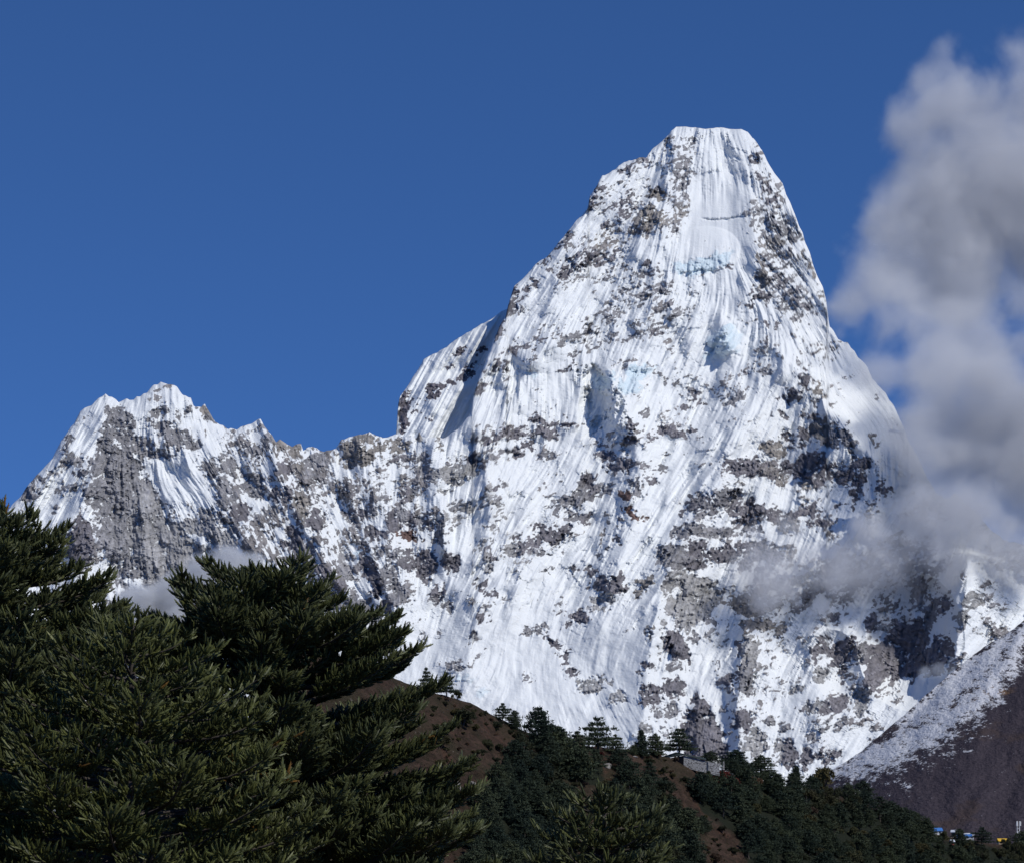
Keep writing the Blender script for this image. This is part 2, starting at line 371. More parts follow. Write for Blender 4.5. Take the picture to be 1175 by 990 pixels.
# rock: (x, y, rx, ry, rotation deg clockwise on screen, strength, tone)
# tones: d dark purplish, in places shade put into the rock colour, g grey, l light grey, t tan, b brown
ROCK = """
794 166 11 10 0 .6 g;791 183 5 4 0 1 d;784 196 12 14 0 .5 g;779 211 12 6 0 .6 g;755 223 18 5 5 1 t;742 246 14 9 -20 .9 t;752 257 15 6 -20 .95 t
728 263 15 8 -25 .75 t;775 238 8 11 -40 .6 g;771 268 7 3 0 .6 g;689 217 10 5 -10 1 d;685 233 13 8 -10 .7 d;676 238 6 4 0 .85 d;716 196 9 5 -25 .8 d
743 186 5 5 0 .8 d;742 208 4 4 0 .85 d;720 241 12 12 0 .68 d;702 258 10 7 -20 .7 d;703 273 9 5 -20 .7 d;738 268 22 3 -25 .8 d;651 271 9 7 -35 .8 d
664 278 18 6 -25 .55 g;674 299 15 4 -30 .9 d;646 312 12 5 -30 .95 d;690 294 6 3 -30 .85 t;745 301 5 4 0 1 d;739 312 12 9 -25 .58 g;747 314 14 3 -25 .85 d
803 324 6 2 0 .9 d;838 307 4 3 30 .9 d;864 185 8 5 -5 .95 d;868 203 9 3 -5 .7 d;882 216 9 4 -5 .85 d;896 214 5 10 -30 .6 g;887 228 4 7 20 .8 d
877 249 8 9 -30 .75 g;895 262 14 18 10 .8 g;902 270 18 10 20 .88 g;892 277 8 6 0 .95 t;918 271 5 9 -20 .8 g;882 285 14 8 45 .7 t;873 300 5 14 0 .78 t
878 318 8 8 0 .85 t;903 300 26 12 50 .55 g;928 298 4 14 -15 .75 t;934 315 4 7 -15 .75 t;909 312 20 14 50 .5 g;875 321 8 12 0 .9 t;869 341 7 5 0 .95 d
858 348 7 5 0 .9 d;880 343 4 5 0 .8 d;895 334 14 14 50 .52 g;908 347 13 14 50 .68 g;914 362 8 4 45 .7 g;942 338 5 8 -20 .9 t;948 364 3 10 -5 .75 t;935 356 3 4 0 .65 g
879 370 4 6 -20 .95 d;892 373 3 5 -45 .6 d;875 391 8 4 20 .8 d;897 409 6 3 10 .85 g;914 418 4 6 -30 .7 g;877 425 9 4 -10 .7 g;856 429 3 2 0 .7 d
843 457 14 5 -20 .85 g;852 448 8 3 -10 .6 g;824 444 5 2 0 .7 d;796 453 5 5 0 .9 d;806 463 7 4 -10 1 d;786 469 7 3 0 .9 d;802 448 3 2 0 .7 d
923 435 10 9 20 1 d;938 450 5 9 -25 .95 t;937 461 4 5 0 .9 d;909 455 8 8 0 1 d;893 459 5 5 0 .65 d;903 477 5 4 0 .9 d;929 476 8 5 0 .95 d;888 472 4 4 0 .85 g
753 332 13 10 -25 .62 g;780 354 10 4 -15 .62 g;774 352 5 3 0 .7 d;759 369 12 5 0 .6 g;755 380 7 4 10 .95 d;768 375 7 5 0 .58 g;798 336 8 4 0 .52 g;877 405 12 8 0 .42 g
630 292 4 12 35 .9 d;620 304 3 10 35 .65 d;634 308 7 4 -30 .9 d;645 314 8 4 -25 .95 d;660 321 18 6 -25 .52 g;590 340 5 12 25 .95 d;585 355 6 10 30 1 d
611 329 8 6 -30 .92 d;602 340 10 4 -30 .85 d;594 359 9 4 -30 .72 g;572 378 4 14 35 .95 d;693 360 19 8 -35 .68 g;671 368 8 4 -30 .82 d;662 387 9 3 -25 .9 g
682 384 10 4 -25 .52 g;723 330 15 6 -30 .68 g;714 340 10 5 -30 .72 g;746 329 10 4 -20 .72 d;727 349 8 3 -15 .72 g;716 355 10 4 0 .45 g;697 387 14 3 -22 .82 g
680 394 6 2 -10 .85 d;658 411 5 2 -20 .9 d;675 400 8 3 -20 .45 g;649 424 9 3 -10 .9 d;664 418 6 3 -25 .55 g;752 366 8 2 0 .6 g;619 383 10 3 -25 .52 g
587 400 9 4 -25 .9 d;602 396 14 4 -20 .58 g;577 415 9 6 -30 .68 d;570 424 7 3 -25 .92 d;581 430 4 6 0 .6 d;551 445 5 9 15 .9 d;557 426 5 6 0 .62 d;559 439 4 5 0 .62 d
569 501 14 4 -8 1 d;586 493 7 3 10 .95 d;601 498 8 3 15 .85 d;616 482 8 4 10 .88 d;612 472 4 2 0 .75 d;618 493 5 3 0 .85 d;605 510 8 6 0 1 d;590 519 11 5 0 1 d
634 502 7 7 0 1 d;624 493 3 8 0 .95 d;562 489 16 3 0 .52 g;556 519 6 3 0 .75 g;545 510 5 3 0 .62 g;537 525 12 4 5 .98 d;522 529 5 3 0 .92 d;550 532 7 4 20 .85 d
528 541 22 8 -8 1 l;629 523 10 3 0 .92 g;653 487 8 4 0 .95 d;455 512 14 8 -5 .92 t;480 497 4 8 -10 1 t;505 510 3 11 10 1 t;485 529 9 9 0 .82 g;461 527 6 4 0 .9 g;489 540 12 8 20 .8 g
725 489 7 5 30 .92 d;725 504 9 5 25 1 d;717 511 5 9 -35 .72 t;723 526 4 3 0 .8 d;734 530 9 3 5 .72 g;695 524 9 6 -30 .95 d;686 520 5 3 -20 .9 d;691 509 8 4 0 .62 g
712 537 12 7 -10 1 d;704 503 5 4 0 .52 g;731 560 6 11 -30 1.05 g;719 567 9 5 15 1.1 b;725 588 15 5 30 1.1 b;712 594 5 3 0 .92 d;676 552 8 10 -10 1.05 d;667 560 8 8 0 .92 g
685 564 10 6 -20 .88 d;663 575 20 6 -10 .92 g;661 594 12 6 10 .92 g;674 596 9 7 0 .95 d;633 612 14 7 15 1.05 d;708 620 5 4 -10 .95 d;695 601 2.5 12 15 .6 t;710 605 3 3 0 .8 g
766 492 9 6 0 .98 d;777 499 9 6 0 .98 d;794 492 5 4 0 .98 d;749 502 6 4 -10 .95 d;756 492 3 3 0 .82 d;740 476 5 4 10 .62 g;764 520 2.5 2 0 .85 d;785 519 4 2 0 .75 g
761 537 6 6 20 .72 g;751 553 5 3 0 .85 d;740 547 10 4 0 .52 g;837 535 5 4 0 .85 d;807 564 6 4 0 .75 g;794 569 5 5 0 .55 d;809 579 10 7 0 1 g;830 575 11 14 10 1 g
807 590 14 6 -10 .72 g;796 607 18 7 -10 .82 g;809 610 9 8 0 .92 g;833 612 9 7 0 .95 g;783 586 6 4 -30 .65 d;798 623 15 3 0 .95 d
940 493 12 14 -15 1.1 t;968 500 18 7 35 1.1 g;953 507 9 8 0 1 g;925 498 12 7 0 .9 d;902 500 7 6 0 .95 d;917 510 12 3 0 .75 d;889 515 16 10 30 .88 t
867 530 16 6 15 1.05 d;843 532 9 4 -20 .95 d;859 543 12 4 5 1.05 d;884 536 10 8 30 .92 t;895 547 10 8 30 .92 t;925 530 18 9 -10 1 d;938 525 9 5 0 .95 d
921 543 12 5 -10 .95 d;943 553 12 9 0 1.1 d;964 547 10 7 -20 1 d;960 532 8 3 0 .85 d;979 519 4 6 -20 .95 g;990 532 10 9 20 1.1 d;983 555 12 8 -40 .95 d
983 570 12 8 -40 .95 d;964 581 7 4 -20 .95 d;925 555 8 8 0 .85 t;841 566 10 9 0 1.05 g;863 577 13 7 -10 1.1 d;865 588 14 4 -15 .95 d;857 600 16 8 0 .88 d
886 585 14 8 0 .85 d;925 587 20 8 -10 .8 d;905 603 14 10 0 .7 t;940 600 14 6 -20 .8 d;1015 562 12 6 20 .85 d;1007 540 4 9 -20 .55 g;1005 506 8 3 45 .75 t;1007 456 5 3 0 .42 g
182 473 9 7 -10 .82 g;175 487 14 5 20 .9 g;190 495 10 12 20 .85 g;210 503 16 10 20 .9 g;222 510 10 8 30 .92 g;168 512 8 12 -20 .85 g;182 522 9 6 0 .82 g;197 524 8 6 0 .82 g
204 480 4 8 -20 .55 g;100 481 10 2.5 -15 .5 g;76 502 8 3 -10 .92 d;84 529 12 8 -30 .62 g;58 542 5 5 0 .85 g;36 548 4 4 0 .92 g;34 567 11 8 10 1 g;45 552 10 8 0 .62 g
92 543 9 6 -45 .75 d;84 556 10 5 -20 .72 g;69 561 7 3 -10 .85 g;64 584 8 4 0 .52 g;78 512 4 12 25 .55 g;70 535 4 12 25 .5 g
235 533 5 10 -30 .82 g;246 537 10 7 30 .82 g;261 531 14 8 30 .88 g;269 540 9 8 30 .85 g;291 557 14 16 -10 .95 g;280 540 6 6 0 .82 g;244 552 4 8 -35 .92 g;259 557 6 10 -35 .95 g
265 570 9 14 -40 .95 g;276 587 14 10 30 1 d;254 578 5 10 -40 .95 g;272 604 5 12 -30 .92 g;227 557 5 4 0 .72 g;235 585 11 7 0 .92 l;246 602 20 10 10 .95 g
289 494 9 5 0 .72 g;299 488 5 4 0 .82 g;291 518 9 8 0 .78 g;306 505 9 8 20 .72 g;308 499 4 4 0 .92 g;270 499 6 3 0 .55 g;235 471 5 6 20 1.1 t;218 467 5 8 0 .75 g
323 507 8 6 20 .95 t;338 516 9 9 0 1.05 t;343 538 6 6 0 .92 t;328 537 8 7 -10 1.1 d;362 529 14 7 0 .95 g;357 543 10 5 25 .92 g;315 568 8 10 0 1.05 d;330 570 6 12 -10 .95 d
345 580 8 20 -5 1 t;362 595 8 14 0 1 d;370 598 5 5 0 .95 d;340 592 6 8 0 .92 d;336 612 7 8 -20 1 d;306 585 5 5 0 .72 g;297 593 5 4 0 .72 g;240 480 4 8 -30 .5 g;255 488 4 8 -40 .5 g
436 511 6 11 0 1.05 t;449 529 7 4 0 .85 d;464 525 6 4 20 .95 d;494 544 6 9 0 .88 g;518 545 20 10 0 1.05 l;511 564 11 4 0 .85 l;485 555 6 3 0 .85 g;477 562 5 4 0 .75 g
468 564 7 5 0 .82 d;464 572 6 3 10 .85 d;440 570 7 6 0 .95 g;436 557 9 3 -15 .55 g;376 551 10 4 10 .65 g;395 572 6 3 -10 .75 g;376 579 13 4 10 .65 g;361 566 6 4 0 .62 g
400 588 8 5 0 1.05 d;417 590 7 5 0 .85 d;432 587 9 5 0 .75 g;406 600 5 6 0 .82 g;429 611 13 8 20 .92 d;449 602 8 16 -10 1.05 d;462 589 7 9 0 .88 g;473 600 7 8 0 1 d
470 615 12 6 10 1.1 b;485 602 5 10 0 .75 g;492 602 4 10 0 1.05 d;505 609 7 18 -5 1.05 g;524 581 14 5 10 .92 g;479 639 20 11 0 .98 d;458 637 10 10 0 .88 g;440 633 16 9 20 .65 g
516 646 9 13 -40 1.1 d;494 645 7 10 0 1 d;417 628 5 10 -10 1.05 d;421 648 8 14 -15 1.05 d;395 645 8 16 -25 .85 g;339 617 8 9 -30 1.05 d;349 634 10 15 -15 1.1 g;327 626 6 5 20 1 d
338 641 9 7 30 1 d;370 657 9 11 -30 1 d;353 652 12 8 30 1.05 d;398 652 8 16 -30 .92 g;430 664 10 20 -25 1.05 d;445 662 14 14 0 .72 g;457 679 13 13 0 1 g;471 645 18 12 0 .95 d
488 658 8 8 0 1 d;503 677 7 10 0 1.05 d;512 695 6 7 0 1 g;497 688 4 5 0 .85 g;414 700 24 14 35 1.1 g;447 703 9 15 -20 1.1 d;409 684 6 7 -30 1 g;484 729 2.5 6 0 .82 g;505 729 2.5 8 10 .55 g
542 735 4 9 30 .68 g;553 707 5 8 20 1 d;550 669 6 6 0 1.05 d;550 628 6 6 0 .85 l;523 763 10 6 -10 .75 g;546 759 12 2.5 -25 .55 g;390 672 8 10 -30 .95 d;380 690 14 8 30 1 d
579 553 6 4 20 .85 g;573 560 4 3 0 .75 d;575 571 4 2 0 .85 g;532 582 14 6 5 .92 l;511 595 4 8 0 .75 l;564 601 7 4 -10 .92 d;594 616 5 4 0 1.05 d;614 605 6 4 0 1.05 d
616 617 10 4 0 1 d;637 611 10 6 20 1.05 d;638 622 8 3 0 .85 d;588 630 10 5 -15 .95 l;620 632 10 3 -5 .85 g;597 645 9 3 -5 .75 l;552 627 5 5 0 .85 l;562 653 5 5 0 .95 l
565 636 3 8 -35 .82 d;558 681 4 5 -30 1 d;567 680 5 4 20 .92 d;580 687 3 5 0 .85 g;560 696 3 3 0 .92 g;631 653 14 2 -25 .62 g;646 632 5 3 -25 .75 d;659 654 6 4 -25 .82 d;646 688 5 2 -20 .65 g
693 612 2.5 14 15 .62 t;697 630 5 4 -30 .75 g;685 634 4 6 0 .65 g;678 655 7 5 -35 .85 d;687 670 12 5 -15 1.05 d;698 672 12 8 0 1.05 d;711 670 7 14 -20 1 d;692 690 15 9 -8 1.05 l
668 706 9 8 20 .95 d;646 704 4 4 0 .75 d;654 716 6 3 0 .75 d;612 723 14 4 -25 .65 g;622 719 6 5 0 .85 g;629 736 4 8 -20 1 d;642 740 8 4 15 .95 d;648 755 6 9 -20 1 d;657 772 7 5 30 1 d
678 785 16 9 -25 .85 l;713 800 9 6 -10 .95 l;700 781 4 3 0 .75 l;607 779 7 6 40 .48 g;554 751 8 5 -25 .45 g;539 738 5 8 30 .62 g;556 708 5 6 20 1 d
739 669 12 8 -30 .88 t;733 679 5 7 0 .92 t;765 637 14 12 -20 1.1 g;780 641 14 12 0 1.1 g;799 630 10 7 0 1.1 d;797 647 12 9 0 1.1 d;825 636 20 10 -10 1.1 d;765 666 5 8 0 1.05 g
761 716 3 6 0 .85 l;746 722 2 12 10 .75 t;754 749 5 3 0 .85 l;746 764 4 8 -15 1.05 d;735 772 5 5 -30 1.05 d;797 731 6 5 0 .75 g;815 729 9 4 -25 .75 l;829 737 8 4 -35 .65 g
840 716 6 5 0 .85 g;849 741 4 12 0 1.1 d;862 746 9 20 -8 1.1 l;847 769 5 8 0 1.1 d;835 780 9 6 -20 1.1 d;817 714 6 6 0 .75 g
746 797 12 13 -10 1.1 d;772 789 14 12 15 1.1 d;772 814 9 9 0 .9 g;755 819 9 9 0 .75 g;740 834 8 6 0 .95 l;767 838 8 5 0 .65 g;855 778 8 20 0 1.1 g;858 791 7 9 0 1.1 g
853 827 13 12 10 1.1 d;832 812 6 5 0 .75 g;825 763 4 4 0 .55 g;789 767 3 2 0 .85 g;776 765 8 5 20 .55 g;866 853 15 15 0 .95 l;870 717 25 8 0 .85 t;893 721 14 8 -20 .85 t
895 735 4 3 -30 .75 t;876 732 9 4 0 .65 t;895 861 7 15 0 .95 l;905 864 11 16 -10 1.1 d;927 870 8 14 15 .95 d;951 868 16 10 -20 .65 d;882 827 9 5 0 .65 g;942 745 14 9 -30 .95 d
942 773 12 9 -35 1 l;914 790 9 5 -20 .95 l;921 814 9 4 5 .95 d;934 810 15 6 -10 .85 l;949 812 9 8 -20 1.1 d;962 807 14 9 -30 1 d;966 752 14 16 20 1 d;979 741 14 12 -30 1 d
1000 715 7 12 0 1 d;988 745 9 16 0 .95 g;988 805 9 16 5 1.1 l;1007 760 16 26 10 .95 d;1026 750 14 30 0 1.1 d;1015 722 8 5 0 .95 l;958 831 20 8 -10 .45 g;949 732 7 4 -30 .75 d
958 709 4 7 20 .75 d;1036 732 14 20 0 1.1 d;1052 735 14 26 0 1.1 d;1082 745 13 18 0 1.1 d;1067 705 10 14 0 1 g;1052 682 8 18 10 .9 g;1118 688 14 10 -30 1.1 l;1105 706 8 16 20 1 l
1086 690 8 14 15 .95 d;1105 658 4 5 0 .85 d;1035 765 22 14 0 .95 d;1068 760 16 14 0 1 d;1140 715 7 3 -10 .85 l;1118 720 5 4 0 .85 l;1129 727 4 3 0 .8 g;1142 694 7 5 0 .65 g
1080 650 15 12 0 .55 g;975 690 6 8 30 .6 g;968 775 8 6 -30 .9 d;1000 790 6 10 0 .9 d;940 845 14 8 -30 .4 g;900 830 10 8 0 .4 g;860 690 30 16 0 .8 t;900 680 40 20 0 .7 g;960 660 40 20 0 .7 g;1030 640 40 25 0 .6 g
1150 640 30 12 20 .5 g;1120 600 20 10 30 .5 g;1060 590 25 10 10 .5 g;870 640 30 20 0 .85 d;905 640 14 12 0 .6 t
"""
POLYS = [   # (strength, tone, points)
 (1.05, 'g', [(124,468),(137,464),(150,476),(158,500),(165,522),(180,547),(192,562),(198,590),(212,622),(226,640),(220,700),(185,720),(150,700),(128,660),(112,612),(103,590),(100,560),(102,532),(110,512),(118,485)]),
 (1.0, 'l', [(150,565),(180,560),(200,600),(225,597),(250,592),(262,602),(270,620),(276,645),(262,655),(240,645),(226,660),(215,700),(180,700),(150,640)]),
 (1.15, 'd', [(94,584),(105,615),(107,648),(95,650),(80,648),(70,618),(84,602)]),
 (1.1, 't', [(387,512),(393,505),(410,501),(426,500),(431,512),(433,531),(420,534),(395,538),(388,527)]),
 (1.1, 'l', [(763,655),(790,655),(815,665),(830,676),(823,697),(815,706),(800,716),(790,722),(782,724),(770,705),(760,685)]),
 (1.2, 'd', [(763,726),(780,721),(786,740),(793,759),(775,757),(764,746)]),
 (1.25, 'd', [(800,790),(806,795),(813,806),(823,826),(831,846),(841,872),(786,872),(782,840),(782,822),(788,815)]),
 (1.15, 'd', [(330,616),(345,612),(355,640),(360,655),(345,650),(335,640)]),
]
SNOW = """135 510 5 2 20 1;159 501 3 5 20 .8;165 545 6 2 60 .7;160 528 3 9 -35 .8;234 622 20 5 28 1.1;126 652 6 5 0 1;158 672 22 5 38 1.1;129 682 13 6 -10 1.1;153 692 10 5 0 1;113 600 3 8 -20 .7
122 640 3 8 -20 .7;420 511 6 2 10 1;418 681 22 4 38 1.1;774 679 7 6 0 1;462 622 10 2 0 .9;474 627 16 1.8 12 .9;480 632 8 1.8 -20 .9;455 620 5 1.5 20 .9;793 803 5 7 20 1;940 563 18 4 -25 .8
963 572 16 5 -30 .9;975 563 10 3 -50 .9;950 580 10 4 -20 .8;905 575 10 4 0 .7;880 555 14 6 20 .8;905 617 10 5 -15 1;930 612 14 5 -15 1;885 612 8 4 10 .9;800 617 14 2.5 0 .9;1088 668 6 16 20 .7
195 590 8 2.5 30 .9;190 583 3 8 -30 .9;250 595 8 2 -10 .8;256 605 5 2 0 .8;1000 800 4 4 0 .8;985 768 5 5 0 .9;985 730 3 14 0 .6"""
SNOWPOLY = [(1.3, [(163,530),(178,524),(190,530),(205,520),(215,520),(226,535),(238,552),(248,572),(236,580),(222,578),(212,588),(196,582),(184,568),(175,552)]),
            (1.0, [(868,565),(880,552),(897,566),(905,582),(885,578),(868,582)])]
ICE = """800 306 24 9 -5 1;822 297 18 5 -20 .8;830 300 10 6 0 .6;832 392 17 19 10 .8;822 402 18 10 -30 .8;733 425 13 8 0 .9;722 445 12 12 0 .6;690 440 12 10 0 .8;702 427 3 4 0 .9;552 792 7 9 20 .6;612 430 10 3 20 .6;410 631 3 7 0 .8;535 778 8 6 0 .4;806 305 8 7 0 1"""


BANDS = [   # tilted rock bands: points, half width, strength, tone
 ([(655,392),(690,370),(722,350),(764,331)], 8, .66, 'g'),([(641,318),(672,303),(708,290)], 4, .75, 'd'),([(694,277),(738,262),(781,243)], 10, .70, 't'),
 ([(623,302),(640,284),(655,270)], 4, .78, 'd'),([(571,418),(600,400),(627,386)], 5, .62, 'd'),([(746,379),(770,366),(792,354)], 5, .62, 'g'),
 ([(869,245),(890,290),(919,344)], 11, .60, 'g'),([(882,300),(905,330),(925,352)], 8, .60, 'd'),([(545,507),(585,498),(640,490)], 5, .66, 'd'),
 ([(686,520),(715,527),(752,537)], 5, .60, 'd'),([(845,536),(885,540),(930,536),(970,545)], 11, .86, 'd'),([(800,578),(850,580),(900,592)], 9, .80, 'd'),
 ([(780,610),(820,612),(862,606)], 8, .80, 'g'),([(640,330),(668,318),(700,322)], 5, .52, 'g'),([(700,240),(725,228),(757,218)], 5, .62, 'd'),
 ([(590,520),(556,526),(520,532)], 5, .70, 'g'),([(640,580),(670,572),(694,560)], 8, .70, 'g'),([(590,632),(620,620),(650,608)], 5, .66, 'd'),
 ([(770,165),(786,195),(782,225),(775,255)], 8, .56, 'g'),([(650,300),(690,280),(720,262)], 4, .60, 'd'),([(740,420),(790,450),(850,455)], 4, .46, 'g'),
 ([(650,412),(690,394),(730,386)], 4, .56, 'g'),([(560,560),(575,580),(560,640)], 4, .52, 'l'),([(520,600),(540,585),(560,570)], 5, .6, 'l')]


def band_splat(fld, pts, w, s, wx, wy, tone_cb):
    for (x1, y1), (x2, y2) in zip(pts[:-1], pts[1:]):
        n = max(1, int(math.hypot(x2 - x1, y2 - y1) / (w * 0.9)))
        for i in range(n + 1):
            t = i / n
            splat(fld, (x1 + (x2 - x1) * t, y1 + (y2 - y1) * t, w * 1.5, w, math.degrees(math.atan2(y2 - y1, x2 - x1)), s), wx, wy, tone_cb)


def ell_list(txt):
    out = []
    for ln in txt.replace('\n', ';').split(';'):
        p = ln.split()
        if len(p) >= 6:
            out.append(tuple(float(v) for v in p[:6]) + ((p[6],) if len(p) > 6 else ()))
    return out


def splat(fld, e, wx, wy, tone_cb=None):
    x, y, rx, ry, rot, s = e[:6]
    R = 1.5 * max(rx, ry) + 8
    i0, i1 = max(0, int((x - R - GX0) * GS)), min(GW, int((x + R - GX0) * GS) + 1)
    j0, j1 = max(0, int((y - R - GY0) * GS)), min(GH, int((y + R - GY0) * GS) + 1)
    if i1 <= i0 or j1 <= j0: return
    sl = (slice(j0, j1), slice(i0, i1))
    dx, dy = wx[sl] - x, wy[sl] - y
    a = math.radians(rot); ca, sa = math.cos(a), math.sin(a)
    d = np.sqrt(((dx * ca + dy * sa) / rx) ** 2 + ((-dx * sa + dy * ca) / ry) ** 2)
    v = s * (1 - sstep(0.78, 1.22, d))
    if tone_cb: tone_cb(sl, v)
    fld[sl] = np.maximum(fld[sl], v)


def poly_sd(pts, x, y):
    """Signed distance (inside positive)."""
    inside = np.zeros(x.shape, bool); dm = np.full(x.shape, 1e9, np.float32)
    n = len(pts)
    for i in range(n):
        (x1, y1), (x2, y2) = pts[i], pts[(i + 1) % n]
        c = ((y1 > y) != (y2 > y)) & (x < (x2 - x1) * (y - y1) / ((y2 - y1) or 1e-9) + x1)
        inside ^= c
        ex, ey = x2 - x1, y2 - y1
        t = np.clip(((x - x1) * ex + (y - y1) * ey) / (ex * ex + ey * ey + 1e-9), 0, 1)
        dm = np.minimum(dm, np.hypot(x - x1 - t * ex, y - y1 - t * ey))
    return np.where(inside, dm, -dm)


def poly_splat(fld, s, pts, wx, wy, soft=3.0, tone_cb=None):
    xs = [p[0] for p in pts]; ys = [p[1] for p in pts]; R = 14
    i0, i1 = max(0, int((min(xs) - R - GX0) * GS)), min(GW, int((max(xs) + R - GX0) * GS))
    j0, j1 = max(0, int((min(ys) - R - GY0) * GS)), min(GH, int((max(ys) + R - GY0) * GS))
    sl = (slice(j0, j1), slice(i0, i1))
    v = s * sstep(-soft, soft, poly_sd(pts, wx[sl], wy[sl]))
    if tone_cb: tone_cb(sl, v)
    fld[sl] = np.maximum(fld[sl], v)


# ribs: crest polyline, height (m), half-width left / right (units), sharpness
RIBS = [
 ([(785,150),(768,210),(755,260),(748,330),(742,390)], 70, 50, 38),
 ([(862,155),(856,220),(868,290),(862,345),(840,368)], 34, 30, 45),
 ([(690,205),(655,270),(640,330),(636,385)], 55, 50, 50),
 ([(640,385),(612,415),(596,440),(592,480)], 65, 45, 40),
 ([(700,425),(712,445),(722,480),(735,540),(725,600),(703,660),(690,720)], 110, 42, 55),
 ([(545,470),(556,540),(562,610),(552,680),(535,760)], 95, 40, 60),
 ([(612,560),(600,640),(585,720)], 45, 35, 40),
 ([(872,440),(835,520),(800,590),(772,640),(755,690),(745,760),(735,830)], 120, 50, 60),
 ([(856,712),(852,750),(846,800),(850,860)], 90, 22, 50),
 ([(803,785),(800,830),(800,880)], 45, 12, 30),
 ([(870,388),(905,415),(935,450),(965,490),(998,520),(1015,545),(985,600)], 90, 60, 40),
 ([(1112,630),(1108,680),(1098,730),(1092,790)], 230, 60, 60),
 ([(1000,690),(990,740),(988,800)], 70, 30, 30),
 ([(1060,640),(1050,690),(1042,720)], 60, 30, 25),
 ([(122,455),(112,510),(104,560),(96,600),(90,660)], 112, 45, 90),
 ([(80,500),(62,550),(42,600),(30,640)], 50, 25, 30),
 ([(110,540),(92,580),(70,620)], 50, 25, 25),
 ([(187,445),(205,500),(250,560),(285,610),(320,660)], 70, 70, 50),
 ([(300,490),(318,540),(345,600),(380,660),(430,720)], 90, 45, 50),
 ([(410,500),(430,560),(450,620),(470,680)], 70, 50, 40),
 ([(503,500),(500,560),(510,620),(517,670)], 70, 35, 35),
 ([(420,620),(440,670),(455,715)], 60, 30, 40),
 ([(925,720),(945,745),(935,800),(945,860)], 50, 40, 45),
]


def rib_field():
    st = 2
    x, y = PX[::st, ::st], PY[::st, ::st]
    h = np.zeros_like(x)
    for pts, hh, wl, wr in RIBS:
        best = np.full(x.shape, 1e9, np.float32); sgn = np.ones(x.shape, np.float32); tt = np.zeros(x.shape, np.float32)
        n = len(pts) - 1
        for i in range(n):
            (x1, y1), (x2, y2) = pts[i], pts[i + 1]
            ex, ey = x2 - x1, y2 - y1
            t = np.clip(((x - x1) * ex + (y - y1) * ey) / (ex * ex + ey * ey), 0, 1)
            d = np.hypot(x - x1 - t * ex, y - y1 - t * ey)
            s = np.sign((x - x1) * ey - (y - y1) * ex)          # right of a downward crest = +
            m = d < best
            best = np.where(m, d, best); sgn = np.where(m, s, sgn); tt = np.where(m, (i + t) / n, tt)
        w = np.where(sgn > 0, wr, wl)
        q = np.clip(1 - best / w, 0, 1)
        prof = 0.65 * q + 0.35 * q * q
        env = sstep(0, 0.12, tt + 0.02) * (1 - 0.6 * sstep(0.75, 1.0, tt))
        h += 0.95 * hh * prof * (0.35 + 0.65 * env)
    yy = np.minimum(np.arange(GH) // st, h.shape[0] - 1); xx = np.minimum(np.arange(GW) // st, h.shape[1] - 1)
    return blur(h[yy][:, xx], 1.6)


def tent_field(lean):
    """Sharp snow pyramids: crests that start at a point and widen down the fall line."""
    rng = np.random.default_rng(77)
    T = np.zeros((GH, GW), np.float32)
    starts = []
    for pts, hh, wl, wr in RIBS:
        for (x1, y1), (x2, y2) in zip(pts[:-1], pts[1:]):
            n = max(1, int(math.hypot(x2 - x1, y2 - y1) / 24))
            for i in range(n):
                t = (i + rng.random()) / n
                starts.append((x1 + (x2 - x1) * t + rng.normal(0, 5), y1 + (y2 - y1) * t, 1.0))
    for _ in range(260):
        starts.append((rng.uniform(420, 1010), rng.uniform(200, 760), rng.uniform(0.45, 0.9)))
    for x, y, k in starts:
        if (x - 822) ** 2 / 46 ** 2 + (y - 235) ** 2 / 90 ** 2 < 1: continue
        L = rng.uniform(24, 62) * k; W = L * rng.uniform(0.16, 0.30); A = W * rng.uniform(1.8, 3.4)
        i = int(np.clip((x - GX0) * GS, 0, GW - 1)); j = int(np.clip((y - GY0) * GS, 0, GH - 1))
        ln = float(lean[j, i]) + rng.normal(0, 0.06)
        i0, i1 = max(0, int((x + min(0, ln * L) - W - 4 - GX0) * GS)), min(GW, int((x + max(0, ln * L) + W + 4 - GX0) * GS))
        j0, j1 = max(0, int((y - 3 - GY0) * GS)), min(GH, int((y + L + 3 - GY0) * GS))
        if i1 <= i0 or j1 <= j0: continue
        sl = (slice(j0, j1), slice(i0, i1))
        t = (PY[sl] - y) / L
        u = PX[sl] - x - ln * (PY[sl] - y)
        w = W * np.clip(t, 0.02, 1) ** 0.8 + 0.6
        v = np.clip(1 - np.abs(u) / w, 0, 1) * (w / W) * sstep(-0.02, 0.06, t) * (1 - sstep(0.55, 1.0, t))
        T[sl] = np.maximum(T[sl], A * v)
    return T


def bump_e(x, y, rx, ry, rot, p=1.0):
    a = math.radians(rot); ca, sa = math.cos(a), math.sin(a)
    dx, dy = PX - x, PY - y
    d = np.sqrt(((dx * ca + dy * sa) / rx) ** 2 + ((-dx * sa + dy * ca) / ry) ** 2)
    return np.clip(1 - d ** 2, 0, 1) ** p


